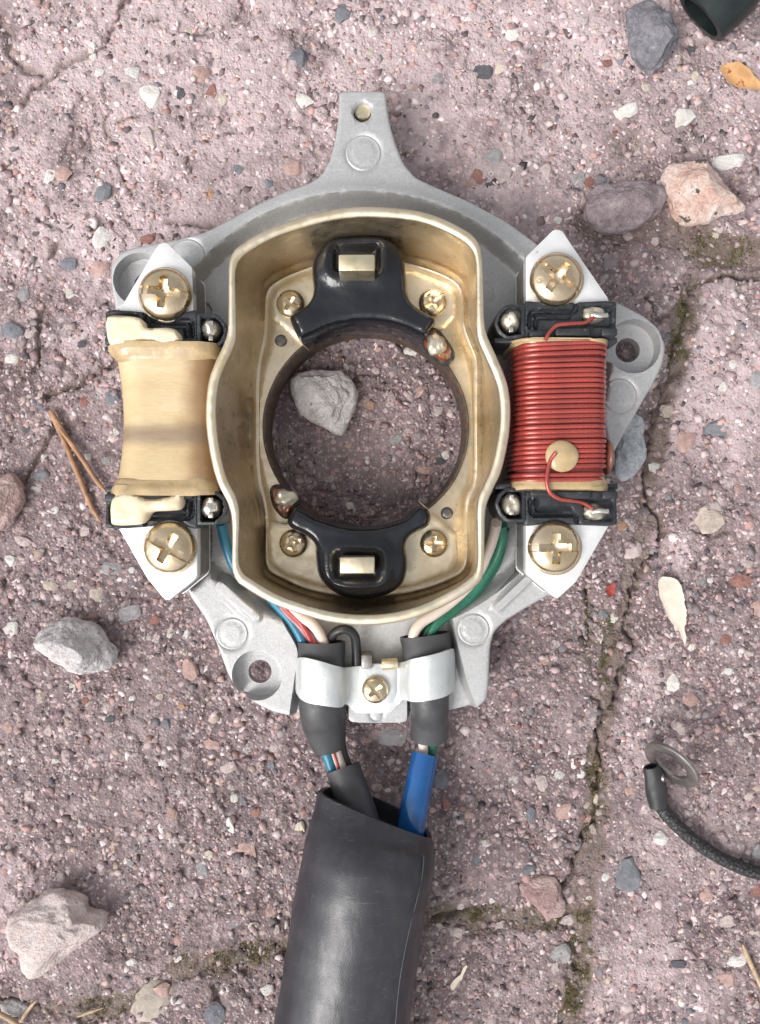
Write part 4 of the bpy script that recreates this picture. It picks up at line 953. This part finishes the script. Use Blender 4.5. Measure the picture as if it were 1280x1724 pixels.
# ---- screws
def screw(name, u, v, z0, Rr, H, rot, washer=None, mat=None, parent=stator):
    mat = mat or M['brass']
    ca, sa = math.cos(rot), math.sin(rot)
    def zf(uu, vv, d):
        a = ((uu - u) * ca + (vv - v) * sa) / Rr; b_ = (-(uu - u) * sa + (vv - v) * ca) / Rr
        r = np.hypot(a, b_)
        z = z0 + H * (.30 + .70 * np.sqrt(np.clip(1 - (r * .985) ** 2.6, 0, 1)))
        z = z - .15 * Rr * sst(1.05, .93, np.abs(b_) / .15)
        wing = np.maximum(np.maximum(np.abs(a) / .15, np.abs(b_) / .60), 0); wing2 = np.maximum(np.abs(b_) / .15, np.abs(a) / .60)
        star = (np.abs(a) ** .7 + np.abs(b_) ** .7) / .62
        dp = np.maximum(np.maximum(sst(1.05, .9, wing), sst(1.05, .9, wing2)), sst(1.05, .95, star))
        zc = z0 + H - (.26 + .16 * sst(.6, 0, r)) * Rr
        z = z * (1 - dp) + np.minimum(z, zc) * dp
        for (ma, mb) in ((.52, -.48), (-.5, .5)):
            z = z - .018 * Rr * np.exp(-((np.hypot(a - ma, b_ - mb) - .07) / .028) ** 2)
        return z
    ex = []
    def put(q): return np.stack([u + q[:, 0] * ca - q[:, 1] * sa, v + q[:, 0] * sa + q[:, 1] * ca], 1)
    for k in (.91, 1.05):
        t = np.linspace(0, 2 * math.pi, 64, endpoint=False) + .02
        r_ = (.62 * k / (np.abs(np.cos(t)) ** .7 + np.abs(np.sin(t)) ** .7)) ** (1 / .7) * Rr
        ex.append(put(np.stack([r_ * np.cos(t), r_ * np.sin(t)], 1)))
        for (la, lb) in ((.985, .15 * k), (.15 * k, .60 * k), (.60 * k, .15 * k)):
            ex.append(put(resample(np.array([(-la, -lb), (la, -lb), (la, lb), (-la, lb)]), 48) * Rr))
    o = field(name, circle((u, v), Rr, int(Rr * 1.6) + 20), z0 + H * .45, zf, z0, max(1.5, Rr * .05), mat, parent, extra=ex, angle=32)
    if washer:
        slab('washer', circle((u + 1, v + 1), Rr * washer, 56), z0, z0 - 4, z0 + .6, mat, o, 1.5, Rr * .22)
    return o
CORET = 190
for (u, v, rot) in ((277, 494, .12), (937, 469, .62), (285, 922, .52), (934, 922, .0)):
    screw('coil_screw', u, v, CORET + 4, 43.5, 26, rot, 1.05)
for (u, v, rot) in ((489, 511, .55), (729, 509, -.6), (494, 915, -.35), (731, 915, .0)):
    screw('housing_screw', u, v, 107, 23.5, 15, rot, None)
for c in ((473, 573), (753, 864)):
    slab('rivet', circle(c, 10.5, 24), 96, 88, 98, M['rivet'], stator, 5, 2.5)

# ================================================================== charging coils
XL = (P(197, 0, 200)[0], P(368, 0, 180)[0]); XR = (P(864, 0, 195)[0], P(1026, 0, 200)[0])
WZ0, WZ1 = 66, 220
def rrect(x0, x1, z0, z1, r, n=10):
    out = []
    for cx, cz, a0 in ((x1 - r, z1 - r, 0), (x0 + r, z1 - r, 90), (x0 + r, z0 + r, 180), (x1 - r, z0 + r, 270)):
        for a in np.linspace(a0, a0 + 90, n): out.append((cx + r * math.cos(math.radians(a)), cz + r * math.sin(math.radians(a))))
    return np.array(out)
def loft_y(name, secs, mat, parent, cap=True, jit=0):
    """secs: list of (y, polygon in xz)"""
    n = len(secs[0][1]); V = []; F = []
    for j, (y, q) in enumerate(secs):
        for i, (x, z) in enumerate(q):
            yy = y + (jit * mnoise.noise((x * .035, z * .035, j * 1.0 + y * .01)) if jit else 0)
            V.append((x, yy, z))
    for i in range(len(secs) - 1):
        for k in range(n):
            l = (k + 1) % n; F.append((i * n + k, i * n + l, (i + 1) * n + l, (i + 1) * n + k))
    if cap: F.append(tuple(range(n))[::-1]); F.append(tuple(range((len(secs) - 1) * n, len(secs) * n)))
    s = 1 if secs[-1][0] > secs[0][0] else -1
    if s < 0: F = [f[::-1] for f in F]
    F = [f[::-1] for f in F]
    return mk(name, V, F, mat, parent, angle=50)
Yat = lambda v, z: P(0, v, z)[1]

def core(outline):
    o = roundpoly(outline, 2.5, 6)
    def zf(u, v, d): return CORET - 1.6 * (1 - np.clip(d / 2.5, 0, 1)) + .6 * vnoise(u, v, 20, 14)
    c = field('charging_coil', o, CORET, zf, 166, 9, M['steel'], stator, angle=40)
    oo = np.array(o); m = oo.mean(0)
    slab('lamination_stack', (oo - m) * .992 + m, CORET, 96, 168, M['lam'], c, 1, 14)
    slab('end_lamination', (oo - m) * .999 + m, CORET, 92, 97.5, M['steel'], c, 1, 14)
    return c
coreL = core([(269, 409), (280, 408), (323, 450), (326, 540), (312, 560), (312, 850), (332, 870), (332, 889), (332, 968), (328, 975), (284, 1011), (275, 1007), (247, 972), (198, 886), (200, 860), (225, 850), (225, 560), (200, 550), (197, 529), (260, 421)])
coreR = core([(933, 386), (946, 387), (985, 445), (1025, 503), (1024, 550), (1000, 560), (1000, 850), (1024, 860), (1027, 882), (970, 980), (938, 1009), (886, 966), (886, 860), (900, 850), (900, 560), (886, 545), (886, 432)])
# plate pads that carry the cores
for (a, b_, c, d_) in ((268, 338, 475, 535), (270, 342, 890, 945), (896, 955, 475, 535), (896, 945, 890, 945)):
    box('mounting_pad', a, b_, c, d_, 50, 92.2, M['cast'], plate, 3, 92)

# ---- left coil: yellowed tape
x0, x1 = XL
SCORCH = (x0 + (x1 - x0) * .60 - SO[0], x0 + (x1 - x0) * .90 - SO[0], Yat(722, 215) - SO[1])
M['tape'] = tape_mat()
secs = []
for t in np.linspace(0, 1, 26):
    v = 600 + (812 - 600) * t; k = math.sin(math.pi * t) ** .8
    dz = -3 * k + .8 * mnoise.noise((t * 9, 0, 3))
    secs.append((Yat(v, 212), rrect(x0 - 5 + 9 * k, x1 + 4 - 5 * k, WZ0 - dz, WZ1 - 2 + dz, 40)))
loft_y('tape_winding', secs, M['tape'], coreL)
def resin(v0, v1, xa, xb, parent, z1=WZ1, flare=16, big_first=True):
    s_ = []
    for t in np.linspace(0, 1, 9):
        k = (1 - t) if big_first else t
        e = flare * (k ** .7) * (.75 + .25 * math.sin(3 * k)); v = v0 + (v1 - v0) * t
        s_.append((Yat(v, 212), rrect(xa + 6 - e, xb - 4 + e * .5, WZ0 - e * .2, z1 - 7 + e * .55, 34)))
    return loft_y('resin_collar', s_, M['amber'], parent, jit=5)
resin(577, 614, x0, x1, coreL, flare=26, big_first=True); resin(797, 834, x0, x1, coreL, flare=22, big_first=False)

# ---- right coil: every turn of the red enamelled wire
xa, xb = XR; ya, yb = Yat(577, 216), Yat(807, 216); NTURN = 27
q = rrect(xa + 4, xb - 4, WZ0 + 4, WZ1 - 4, 34, 7)
loft_y('winding_former', [(ya, rrect(xa + 5, xb - 5, WZ0 + 5, WZ1 - 5.5, 32)), (yb, rrect(xa + 5, xb - 5, WZ0 + 5, WZ1 - 5.5, 32))], M['enamel_in'], coreR)
turn0 = None; pitch = (ya - yb) / NTURN
loop = resample(q, 56, closed=True)
pth = np.stack([loop[:, 0], np.zeros(len(loop)), loop[:, 1]], 1)
sgn = (pth[:, 0] - (xa + xb) / 2) / (xb - xa)
pth[:, 1] = sgn * pitch * .5
cxyz = np.array([(xa + xb) / 2, 0, 0])
def loop_mesh(path, r, seg=8):
    n = len(path); V = []; F = []
    t = np.roll(path, -1, 0) - np.roll(path, 1, 0); t /= np.linalg.norm(t, axis=1)[:, None]
    yv = np.array([0, 1.0, 0])
    for i in range(n):
        nrm = np.cross(t[i], yv); nrm /= np.linalg.norm(nrm)
        for k in range(seg):
            a = 2 * math.pi * k / seg; V.append(path[i] + nrm * math.cos(a) * r + yv * math.sin(a) * r)
    for i in range(n):
        for k in range(seg):
            j = (i + 1) % n; l = (k + 1) % seg; F.append((i * seg + k, j * seg + k, j * seg + l, i * seg + l))
    return V, F
V, F = loop_mesh(pth, pitch * .505)
turn0 = mk('wire_turn', V, F, M['enamel'], coreR, angle=179)
# recalc: mesh is stored round y = 0 of the stator; each turn is moved along the coil
import mathutils
for i in range(NTURN):
    o = turn0 if i == 0 else turn0.copy()
    if i: sc.collection.objects.link(o)
    o.parent = coreR
    y = ya - pitch * (i + .5 + random.uniform(-.07, .07))
    o.location = (random.uniform(-.4, .4) * S, y * S, random.uniform(-.3, .3) * S)
    o.rotation_euler = (0, 0, random.uniform(-.002, .002)) if 2 < i < NTURN - 2 else (0, 0, .012 if i <= 2 else -.015)
resin(570, 580, xa, xb, coreR, big_first=True, flare=14); resin(801, 824, xa, xb, coreR, big_first=False, flare=14)
blob('resin_bulge', P(1020, 770, 160), (9, 28, 34), M['varnish'], coreR, .15, 1.2, 4)
blob('resin_drop', P(946, 768, 221), (23.5, 22.5, 9), M['amber'], coreR, .1, 1.1, 8)

# ---- bobbin ends: black plastic with solder cups
def bobbin(cr, U, sc_notch, side, parent, vis_term=True):
    """U(b, a) -> photo pixel; b runs away from the housing, a away from the winding"""
    def poly(pts): return [U(*p) for p in pts]
    cu_, cv_ = U(*sc_notch); nr = 46
    notch = []
    for t in np.radians(np.linspace(205, 335, 16)):
        b_ = sc_notch[0] + nr * math.cos(t); a = sc_notch[1] + nr * math.sin(t)
        if a < 66: notch.append((b_, a))
    ptsb = [(50, 3), (205, 3), (207, 63), (190, 66)] + [n_ for n_ in notch[::-1]] + [(54, 66), (50, 62)]
    o = roundpoly(poly(ptsb), 3, 3)
    g1 = np.array(poly([(60, 22), (61, 42), (66, 47), (132, 46), (138, 50), (139, 66)]), float)
    g2 = np.array(poly([(70, 22), (72, 38), (128, 38)]), float)
    rec = np.array(roundpoly(poly([(150, 22), (201, 22), (201, 58), (150, 58)]), 8, 3))
    def zf(u, v, d):
        z = 203 - 2.5 * (1 - np.clip(d / 3, 0, 1))
        for g in (g1, g2): z = z - 9 * sst(4.4, 2.0, dist_path(u, v, g))
        z = z - 9.5 * sst(2, -4, sdf(u, v, rec))
        return z + .8 * vnoise(u, v, 8, 33)
    body = field('bobbin_end', o, 203, zf, 120, 3.0, M['plastic'], parent, angle=38)
    oc = roundpoly(poly([(52, 3), (20, 1), (6, 12), (0, 28), (6, 46), (20, 59), (52, 59)]), 4, 3)
    def zc(u, v, d):
        return 206 - 1.5 * (1 - np.clip(d / 2.5, 0, 1)) - 40 * sst(6, 9, d) + .8 * vnoise(u, v, 9, 35)
    field('solder_cup', oc, 204, zc, 110, 2.6, M['plastic'], parent, angle=38)
    c = P(*U(27, 30), 182)
    tip = np.array(P(*U(5, 30), 182)) - np.array(c); tip = tip / np.linalg.norm(tip)
    blob('terminal_solder', c, (17, 18, 26), M['solder_old'] if side > 0 else M['solder'], parent, .16, 1.5, seed=int(cr), sub=4, tip=tuple(tip * .35))
    for a in (17, 43):
        uu, vv = U(29, a); box('terminal_post', uu - 4, uu + 4, vv - 4, vv + 4, 160, 207, M['solder'], parent, 1)
    # lead loop round the cup's mouth
    # flange pieces towards the winding
    for (b0, b1, a0, a1, zt) in ((0, 208, -6, 4, 196), (60, 95, 5, 15, 211), (104, 162, 7, 20, 216), (182, 208, 7, 20, 216)):
        (ua, va), (ub, vb) = U(b0, a0), U(b1, a1)
        box('flange', min(ua, ub), max(ua, ub), min(va, vb), max(va, vb), 100, zt, M['plastic'], parent, 2.0)
    if vis_term:
        c = P(*U(165, 42), 192)
        blob('lead_solder', c, (19, 12, 13), M['solder_old'], parent, .25, 1.8, seed=int(cr) + 3, tip=None)
        e = [U(165, 42), U(178, 40), U(190, 41)]
        tube('lead_tail', path3([(e[0][0], e[0][1], 203), (e[1][0], e[1][1], 206), (e[2][0], e[2][1], 204)], 3), [4.5] * 0 or 4.5, M['solder'], parent, 8)
    return body
bobbin(1, lambda b, a: (832 + b, 572 - a), (105, 103), 1, coreR)
bobbin(2, lambda b, a: (833 + b, 820 + a), (101, 103), 1, coreR)
bobbin(3, lambda b, a: (384 - b, 587 - a), (107, 93), -1, coreL, False)
bobbin(4, lambda b, a: (384 - b, 825 + a), (99, 97), -1, coreL, False)
# enamelled leads to the soldered posts
tube('lead_wire', path3([(918, 573, 221), (925, 560, 222), (938, 548, 219), (958, 545, 216), (985, 543, 210), (1000, 534, 206)], 3), 2.9, M['enamel'], coreR, 8)
tube('lead_wire', path3([(936, 762, 231), (927, 775, 227), (922, 795, 226), (921, 812, 226), (926, 829, 224), (942, 840, 220), (962, 843, 214), (980, 846, 208), (998, 856, 205)], 3), 2.9, M['enamel'], coreR, 8)
# cream epoxy over the left coil's ends
E1 = [(179, 538), (188, 531), (227, 533), (241, 540), (247, 551), (282, 551), (298, 557), (304, 570), (296, 578), (274, 581), (257, 575), (245, 573), (233, 576), (225, 585), (203, 584), (184, 579), (178, 557)]
E2 = [(187, 842), (200, 832), (213, 829), (229, 832), (247, 840), (270, 839), (290, 834), (306, 829), (304, 855), (282, 860), (255, 862), (245, 875), (231, 883), (192, 884), (185, 872)]
for E in (E1, E2):
    slab('epoxy_blob', spline(E, None, 3), 220, 198, 225, M['cream'], coreL, 9, 3.5, lambda u, v, d: 4 * vnoise(u, v, 24, 15) + 1.4 * vnoise(u, v, 8, 16))

# ================================================================== clamp
COLS = [(497, 1115, 1166, 62), (498, 1109, 1168, 96), (506, 1107, 1178, 116), (520, 1109, 1184, 124), (541, 1114, 1188, 127), (562, 1120, 1191, 124), (576, 1123, 1191, 114), (582, 1124, 1186, 98), (586, 1124, 1186, 92), (594, 1123, 1196, 90), (604, 1122, 1201, 90), (630, 1120, 1201, 90), (656, 1118, 1200, 90), (668, 1116, 1189, 90), (674, 1115, 1181, 93), (680, 1114, 1178, 102), (688, 1111, 1181, 116), (702, 1108, 1182, 124), (722, 1104, 1180, 127), (742, 1099, 1176, 124), (757, 1094, 1170, 114), (765, 1092, 1163, 96), (767, 1096, 1156, 62)]
cs = spline(COLS, 70, closed=False); NV = 12; V = []; F = []
tn = np.gradient(np.array([P(c[0], (c[1] + c[2]) / 2, c[3]) for c in cs]), axis=0)
for lay in (0, 1):
    for i, c in enumerate(cs):
        nrm = np.array([-tn[i][2], 0, tn[i][0]]); nrm /= np.linalg.norm(nrm)
        for k in range(NV):
            s_ = k / (NV - 1); edge = 1.2 * (abs(2 * s_ - 1) ** 8)
            V.append(np.array(P(c[0], c[1] + (c[2] - c[1]) * s_, c[3])) - nrm * (5 * lay + (edge if not lay else 0)))
n = len(cs); o_ = n * NV
for i in range(n - 1):
    for k in range(NV - 1):
        a, b_, c, d_ = i * NV + k, (i + 1) * NV + k, (i + 1) * NV + k + 1, i * NV + k + 1
        F += [(d_, c, b_, a), (o_ + a, o_ + b_, o_ + c, o_ + d_)]
    for k in (0, NV - 1):
        a, b_ = i * NV + k, (i + 1) * NV + k
        F.append((a, b_, o_ + b_, o_ + a) if k == 0 else (b_, a, o_ + a, o_ + b_))
for i in (0, n - 1):
    for k in range(NV - 1):
        a, b_ = i * NV + k, i * NV + k + 1
        F.append((b_, a, o_ + a, o_ + b_) if i == 0 else (a, b_, o_ + b_, o_ + a))
clamp = mk('cable_clamp', V, F, M['zinc'], stator, angle=45)
slab('clamp_tab', roundpoly([(606, 1118), (668, 1118), (668, 1172), (655, 1188), (619, 1188), (606, 1172)], 10, 3), 93, 88, 93.5, M['zinc'], clamp, 1.5, 5)
screw('clamp_screw', 632, 1162, 93.8, 22.5, 14, .9, None, M['brass'], stator)
box('clamp_hook', 608, 627, 1103, 1126, 60, 100, M['tin'], clamp, 2)
tube('earth_pin', path3([(644, 1119, 92), (656, 1118, 93), (669, 1117, 92)], 3), 9, M['pin'], clamp, 12)

# ================================================================== wiring harness
HO = P(620, 1500, 2)
har = thing('wiring_harness', HO, 'cable harness with black sleeves and coloured wires coming out of the stator clamp', 'cable')
def wire(name, pts, r, mat, parent=har, seg=10): return tube(name, path3(pts, 6), r, mat, parent, seg)
wire('blue_wire', [(440, 990, 78), (466, 1018, 82), (490, 1045, 86), (508, 1075, 88), (520, 1110, 86), (530, 1180, 82), (540, 1230, 60), (548, 1262, 50), (562, 1300, 52), (585, 1345, 60)], 8.5, M['w_blue'])
wire('red_wire', [(447, 985, 92), (478, 1022, 96), (505, 1048, 98), (524, 1080, 98), (540, 1120, 96)], 4.0, M['w_red'])
wire('pink_wire', [(455, 998, 80), (485, 1035, 86), (512, 1060, 90), (528, 1082, 92), (540, 1120, 92)], 7.5, M['w_pink'])
wire('cream_wire', [(465, 990, 90), (500, 1033, 94), (525, 1050, 98), (541, 1072, 99), (548, 1100, 96), (552, 1180, 88), (558, 1230, 64), (565, 1262, 57), (578, 1300, 60), (598, 1345, 66)], 8.5, M['w_white'])
wire('red_tracer', [(553, 1240, 72), (560, 1262, 67), (573, 1300, 66)], 2.2, M['w_red'])
wire('black_wire', [(575, 1230, 52), (577, 1262, 48), (590, 1300, 52)], 7.0, M['w_black'])
wire('black_wire', [(556, 1085, 88), (560, 1070, 98), (571, 1061, 106), (586, 1060, 106), (597, 1070, 100), (600, 1090, 90), (601, 1122, 80)], 7.5, M['w_black'])
wire('cream_wire', [(836, 880, 150), (832, 900, 120), (822, 930, 100), (800, 975, 92), (765, 1010, 92), (735, 1032, 96), (708, 1050, 99), (696, 1072, 98), (697, 1110, 92), (703, 1200, 84), (710, 1240, 66), (713, 1258, 58), (710, 1300, 58)], 8.5, M['w_white'])
wire('black_wire', [(790, 1000, 84), (760, 1022, 90), (728, 1042, 95), (708, 1060, 97), (702, 1082, 94)], 5.0, M['w_black'])
wire('green_wire', [(846, 882, 140), (846, 905, 110), (838, 935, 98), (818, 970, 92), (790, 1005, 90), (760, 1032, 92), (738, 1048, 94), (724, 1072, 94), (722, 1120, 88), (724, 1200, 82), (727, 1240, 64), (728, 1258, 55), (722, 1300, 55)], 7.6, M['w_green'])
wire('green_wire', [(850, 890, 120), (838, 945, 84), (812, 985, 80), (780, 1018, 82), (748, 1040, 85), (722, 1058, 88), (712, 1080, 88)], 7.4, M['w_green'])
wire('blue_wire', [(372, 880, 110), (378, 905, 92), (385, 930, 84), (396, 955, 80), (420, 985, 78)], 8.5, M['w_blue'])
# sleeves under the clamp
def sleeve(name, pts, rx, rz, mat, wall=3.5, seg=36, wob=.02, sh=None, step=6, parent=har):
    ph = path3(pts, step); n = len(ph); t = np.linspace(0, 1, n)
    RX = np.interp(t, np.linspace(0, 1, len(rx)), rx); RZ = np.interp(t, np.linspace(0, 1, len(rz)), rz)
    return tube(name, ph, RX, mat, parent, seg, rz=RZ, wall=wall, shift=sh(ph) if sh else None, wob=wob)
sleeve('cable_sleeve', [(541, 1080, 86), (541, 1110, 86), (541, 1150, 86), (542, 1190, 84), (546, 1222, 66), (554, 1256, 52)], [38, 37, 37, 36, 34, 28], [26, 30, 31, 31, 28, 24], M['sleeve'])
sleeve('cable_sleeve', [(716, 1068, 86), (719, 1095, 86), (722, 1140, 86), (723, 1185, 84), (724, 1212, 68), (723, 1240, 56)], [40, 39, 36, 31, 30, 31], [24, 29, 31, 31, 28, 25], M['sleeve'])
sleeve('heat_shrink', [(577, 1292, 56), (583, 1310, 60), (592, 1335, 66), (604, 1375, 74), (615, 1420, 80)], [28, 29, 30, 31, 31], [25, 26, 26, 26, 26], M['sleeve'])
sleeve('blue_sleeve', [(716, 1270, 56), (711, 1295, 62), (703, 1335, 70), (695, 1375, 76), (688, 1430, 78)], [21.5, 22, 22.5, 22.5, 22], [21, 21.5, 22, 22, 22], M['blue_sleeve'], seg=40)
# the wide outer hose, squeezed a little at its slanted mouth
hp = spline([P(636, 1338, 84), P(630, 1385, 90), P(622, 1440, 98), P(610, 1500, 99), P(597, 1580, 99), P(582, 1680, 99), P(566, 1790, 99), P(548, 1910, 99), P(530, 2030, 99)], None, 10, closed=False)
n = len(hp); t = np.arange(n) * 10.0
RX = np.interp(t, [0, 40, 85, 150, 400], [93, 99, 104, 103, 105]); RZ = np.interp(t, [0, 25, 55, 95, 140, 400], [46, 54, 70, 88, 92, 93])
def hsh(i, k):
    w_ = max(0, 1 - i / 9.0)
    lat = math.cos(k); up = math.sin(k)
    # the top lip is cut back towards the right, the lower lip reaches further out
    return w_ * (-23 * lat - 3 * max(up, 0) - 18 * max(-up, 0) + 31)
tube('outer_hose', hp, RX, M['hose'], har, 72, rz=RZ, wall=7, shift=hsh, wob=.022)
# moulding seam along the hose
sp_ = []
p_, t_, s_, b_ = frames(hp)
for i in range(7, n):
    a = math.radians(138 + 3 * math.sin(i * .2)); sp_.append(p_[i] + s_[i] * math.cos(a) * RX[i] + b_[i] * math.sin(a) * RZ[i])
tube('hose_seam', sp_, 1.0, M['seam'], har, 6)

# ================================================================== ring terminal on a braided lead
RO = P(1150, 1380, 2)
rt = thing('ring_terminal_lead', RO, 'black braided lead ending in a tilted steel ring terminal', 'cable')
gzr = gz(1130, 1300)
def ring_mesh(name, c, ro, ri, thick, axes, mat, parent):
    e1, e2, e3 = [np.array(a, float) for a in axes]; V = []; F = []; n = 56
    prof = [(ri, -thick), (ri, thick), ((ri + .8), thick + .6), (ro - .8, thick + .6), (ro, thick), (ro, -thick)]
    for r_, h_ in prof:
        for k in range(n):
            a = 2 * math.pi * k / n; V.append(np.array(c) + e1 * r_ * math.cos(a) + e2 * r_ * math.sin(a) + e3 * h_)
    m = len(prof)
    for i in range(m):
        for k in range(n):
            l = (k + 1) % n; j = (i + 1) % m; F.append((i * n + k, i * n + l, j * n + l, j * n + k))
    return mk(name, V, [f[::-1] for f in F], mat, parent, angle=40)
e1 = np.array([.66, -.75, 0.0]); e1 /= np.linalg.norm(e1)
per = np.array([.75, .66, 0.0]); per /= np.linalg.norm(per)
tl = math.radians(64); e2 = per * math.cos(tl) + np.array([0, 0, 1]) * math.sin(tl); e3 = np.cross(e1, e2)
RC = np.array(P(1131, 1287, 44))
ring_mesh('ring_terminal', RC, 48, 28, 2.6, (e1, e2, e3), M['tin'], rt)
crimp = sleeve('crimp_sleeve', [(1097, 1290, 30), (1102, 1312, 26), (1106, 1335, 20), (1108, 1358, 17)], [13, 17, 18, 15], [10, 14, 15, 14], M['rubber'], wall=3, seg=24, wob=.12, parent=rt)
tube('terminal_neck', path3([(1118, 1310, 34), (1108, 1312, 30), (1103, 1322, 26), (1104, 1335, 22)], 3), 7, M['tin'], rt, 10, rz=5)
cb = path3([(1106, 1345, 18), (1118, 1366, 17), (1140, 1390, 15), (1175, 1420, 14), (1220, 1448, 14), (1270, 1468, 14), (1340, 1480, 14), (1420, 1480, 14)], 5)
tube('braided_lead', cb, 11.0, M['braid'], rt, 16)

# ================================================================== black rubber boot, top right
bo = thing('rubber_boot', P(1230, -20, 0), 'open black rubber boot next to the speckled dark stone', 'rubber boot')
bp = path3([(1180, 30, 42), (1194, 16, 46), (1222, -10, 50), (1260, -52, 50), (1330, -110, 50), (1400, -170, 50)], 8)
n = len(bp); tt = np.arange(n) * 8.0
boot = tube('boot_body', bp, np.interp(tt, [0, 18, 60, 200], [50, 51, 50, 48]), M['boot'], bo, 48, rz=np.interp(tt, [0, 18, 60, 200], [40, 42, 46, 46]), wall=11)

# ================================================================== leaves, needles, straws
def leaf(name, outline, mat, label, lift, seed, curl=6, rib=None):
    out = spline(outline, None, 2.6); c = out.mean(0)
    out = out + (out - c) / np.linalg.norm(out - c, axis=1)[:, None] * (2.6 * vnoise(out[:, 0], out[:, 1], 4.5, seed + 7) + 2.5 * vnoise(out[:, 0], out[:, 1], 12, seed + 8))[:, None]; zg = gz(c[0], c[1])
    f = field(name, out, zg + lift, lambda u, v, d: zg + lift + curl * (vnoise(u, v, 34, seed) + .6 * vnoise(u, v, 13, seed + 1)) + 1.5 * (1 - np.clip(d / 5, 0, 1)), 0, 3.2, mat, None, bottom=False, angle=70)
    # thin blade: the lower vertices follow the upper ones 1.2 units below
    me = f.data; n = len(me.vertices) // 2; co = np.empty(len(me.vertices) * 3, np.float32); me.vertices.foreach_get('co', co); co = co.reshape(-1, 3)
    co[n:, 2] = co[:n, 2] - 1.2 * S; w0 = np.array(P(c[0], c[1], zg + lift)) * S
    co -= w0; me.vertices.foreach_set('co', co.ravel()); me.update(); f.location = tuple(w0)
    return tag(f, label, 'leaf')
leaf('fallen_leaf', tr([(1148, 232), (1170, 212), (1215, 214), (1250, 240), (1265, 262), (1292, 290), (1282, 304), (1255, 300), (1200, 288), (1165, 265)], 2, 640, 0), M['leaf_o'], 'small orange brown leaf lying near the rubber boot', 11, 61)
leaf('fallen_leaf', tr([(700, 440), (725, 410), (800, 415), (835, 470), (850, 540), (862, 620), (850, 700), (858, 745), (852, 792), (843, 775), (830, 735), (790, 680), (750, 620), (715, 540), (706, 490)], 3.368, 900, 850), M['leaf_w'], 'bleached cream leaf with a ragged pointed tip', 9, 63, 4)
leaf('fallen_leaf', tr([(128, 908), (140, 885), (165, 865), (178, 835), (192, 828), (180, 860), (160, 890), (140, 916)], 2.207, 700, 1250), M['leaf_w'], 'thin white leaf scrap beside the black outer hose', 8, 65, 3)
leaf('leaf_scrap', tr([(405, 480), (425, 455), (455, 440), (458, 480), (445, 520), (420, 520)], 3.368, 900, 850), M['fleck'], 'tiny crimson leaf scrap in the cracked joint by the plate', 8, 67, 3)

def strand(name, pts, r, mat, parent=None):
    p = [(a, b_, gz(a, b_) + h_) for a, b_, h_ in pts]; ph = path3(p, 5); n = len(ph)
    rr = r * np.clip(np.minimum(np.arange(n) + 1.2, (n - np.arange(n)) * .55) / 3, .15, 1)
    return tube(name, ph, rr, mat, parent, 8)
nd = thing('pine_needles', P(85, 692, gz(85, 692)), 'pair of dry brown pine needles joined at one end', 'pine needle')
strand('needle', [(84, 690, 10), (105, 735, 9), (130, 795, 8), (152, 848, 8), (170, 880, 7)], 4.6, M['needle'], nd)
strand('needle', [(86, 692, 11), (112, 735, 12), (140, 775, 12), (165, 812, 12), (184, 834, 12)], 4.2, M['needle'], nd)
strand('needle', [(89, 700, 13), (104, 726, 15), (135, 762, 14)], 3.0, M['needle'], nd)
def straw(pts, r, label):
    o = strand('straw', pts, r, M['straw']); me = o.data
    co = np.empty(len(me.vertices) * 3, np.float32); me.vertices.foreach_get('co', co); co = co.reshape(-1, 3); w0 = co.mean(0); w0[2] = co[:, 2].min()
    me.vertices.foreach_set('co', (co - w0).ravel()); me.update(); o.location = tuple(float(x) for x in w0); tag(o, label, 'straw')
straw([(1251, 1590, 8), (1262, 1618, 9), (1276, 1648, 8), (1295, 1690, 8)], 4.0, 'stiff dry straw lying near small salmon pebbles')
straw([(-10, 1702, 14), (20, 1718, 14), (45, 1738, 13)], 4.5, 'dry straw lying across the small grey stone')
straw([(34, 1722, 10), (48, 1700, 12), (62, 1684, 11)], 3.5, 'short dry straw leaning in the mossy joint by the small grey stone')
straw([(130, 1712, 9), (150, 1704, 10), (175, 1697, 9)], 3.2, 'thin dry straw lying along the mossy joint')
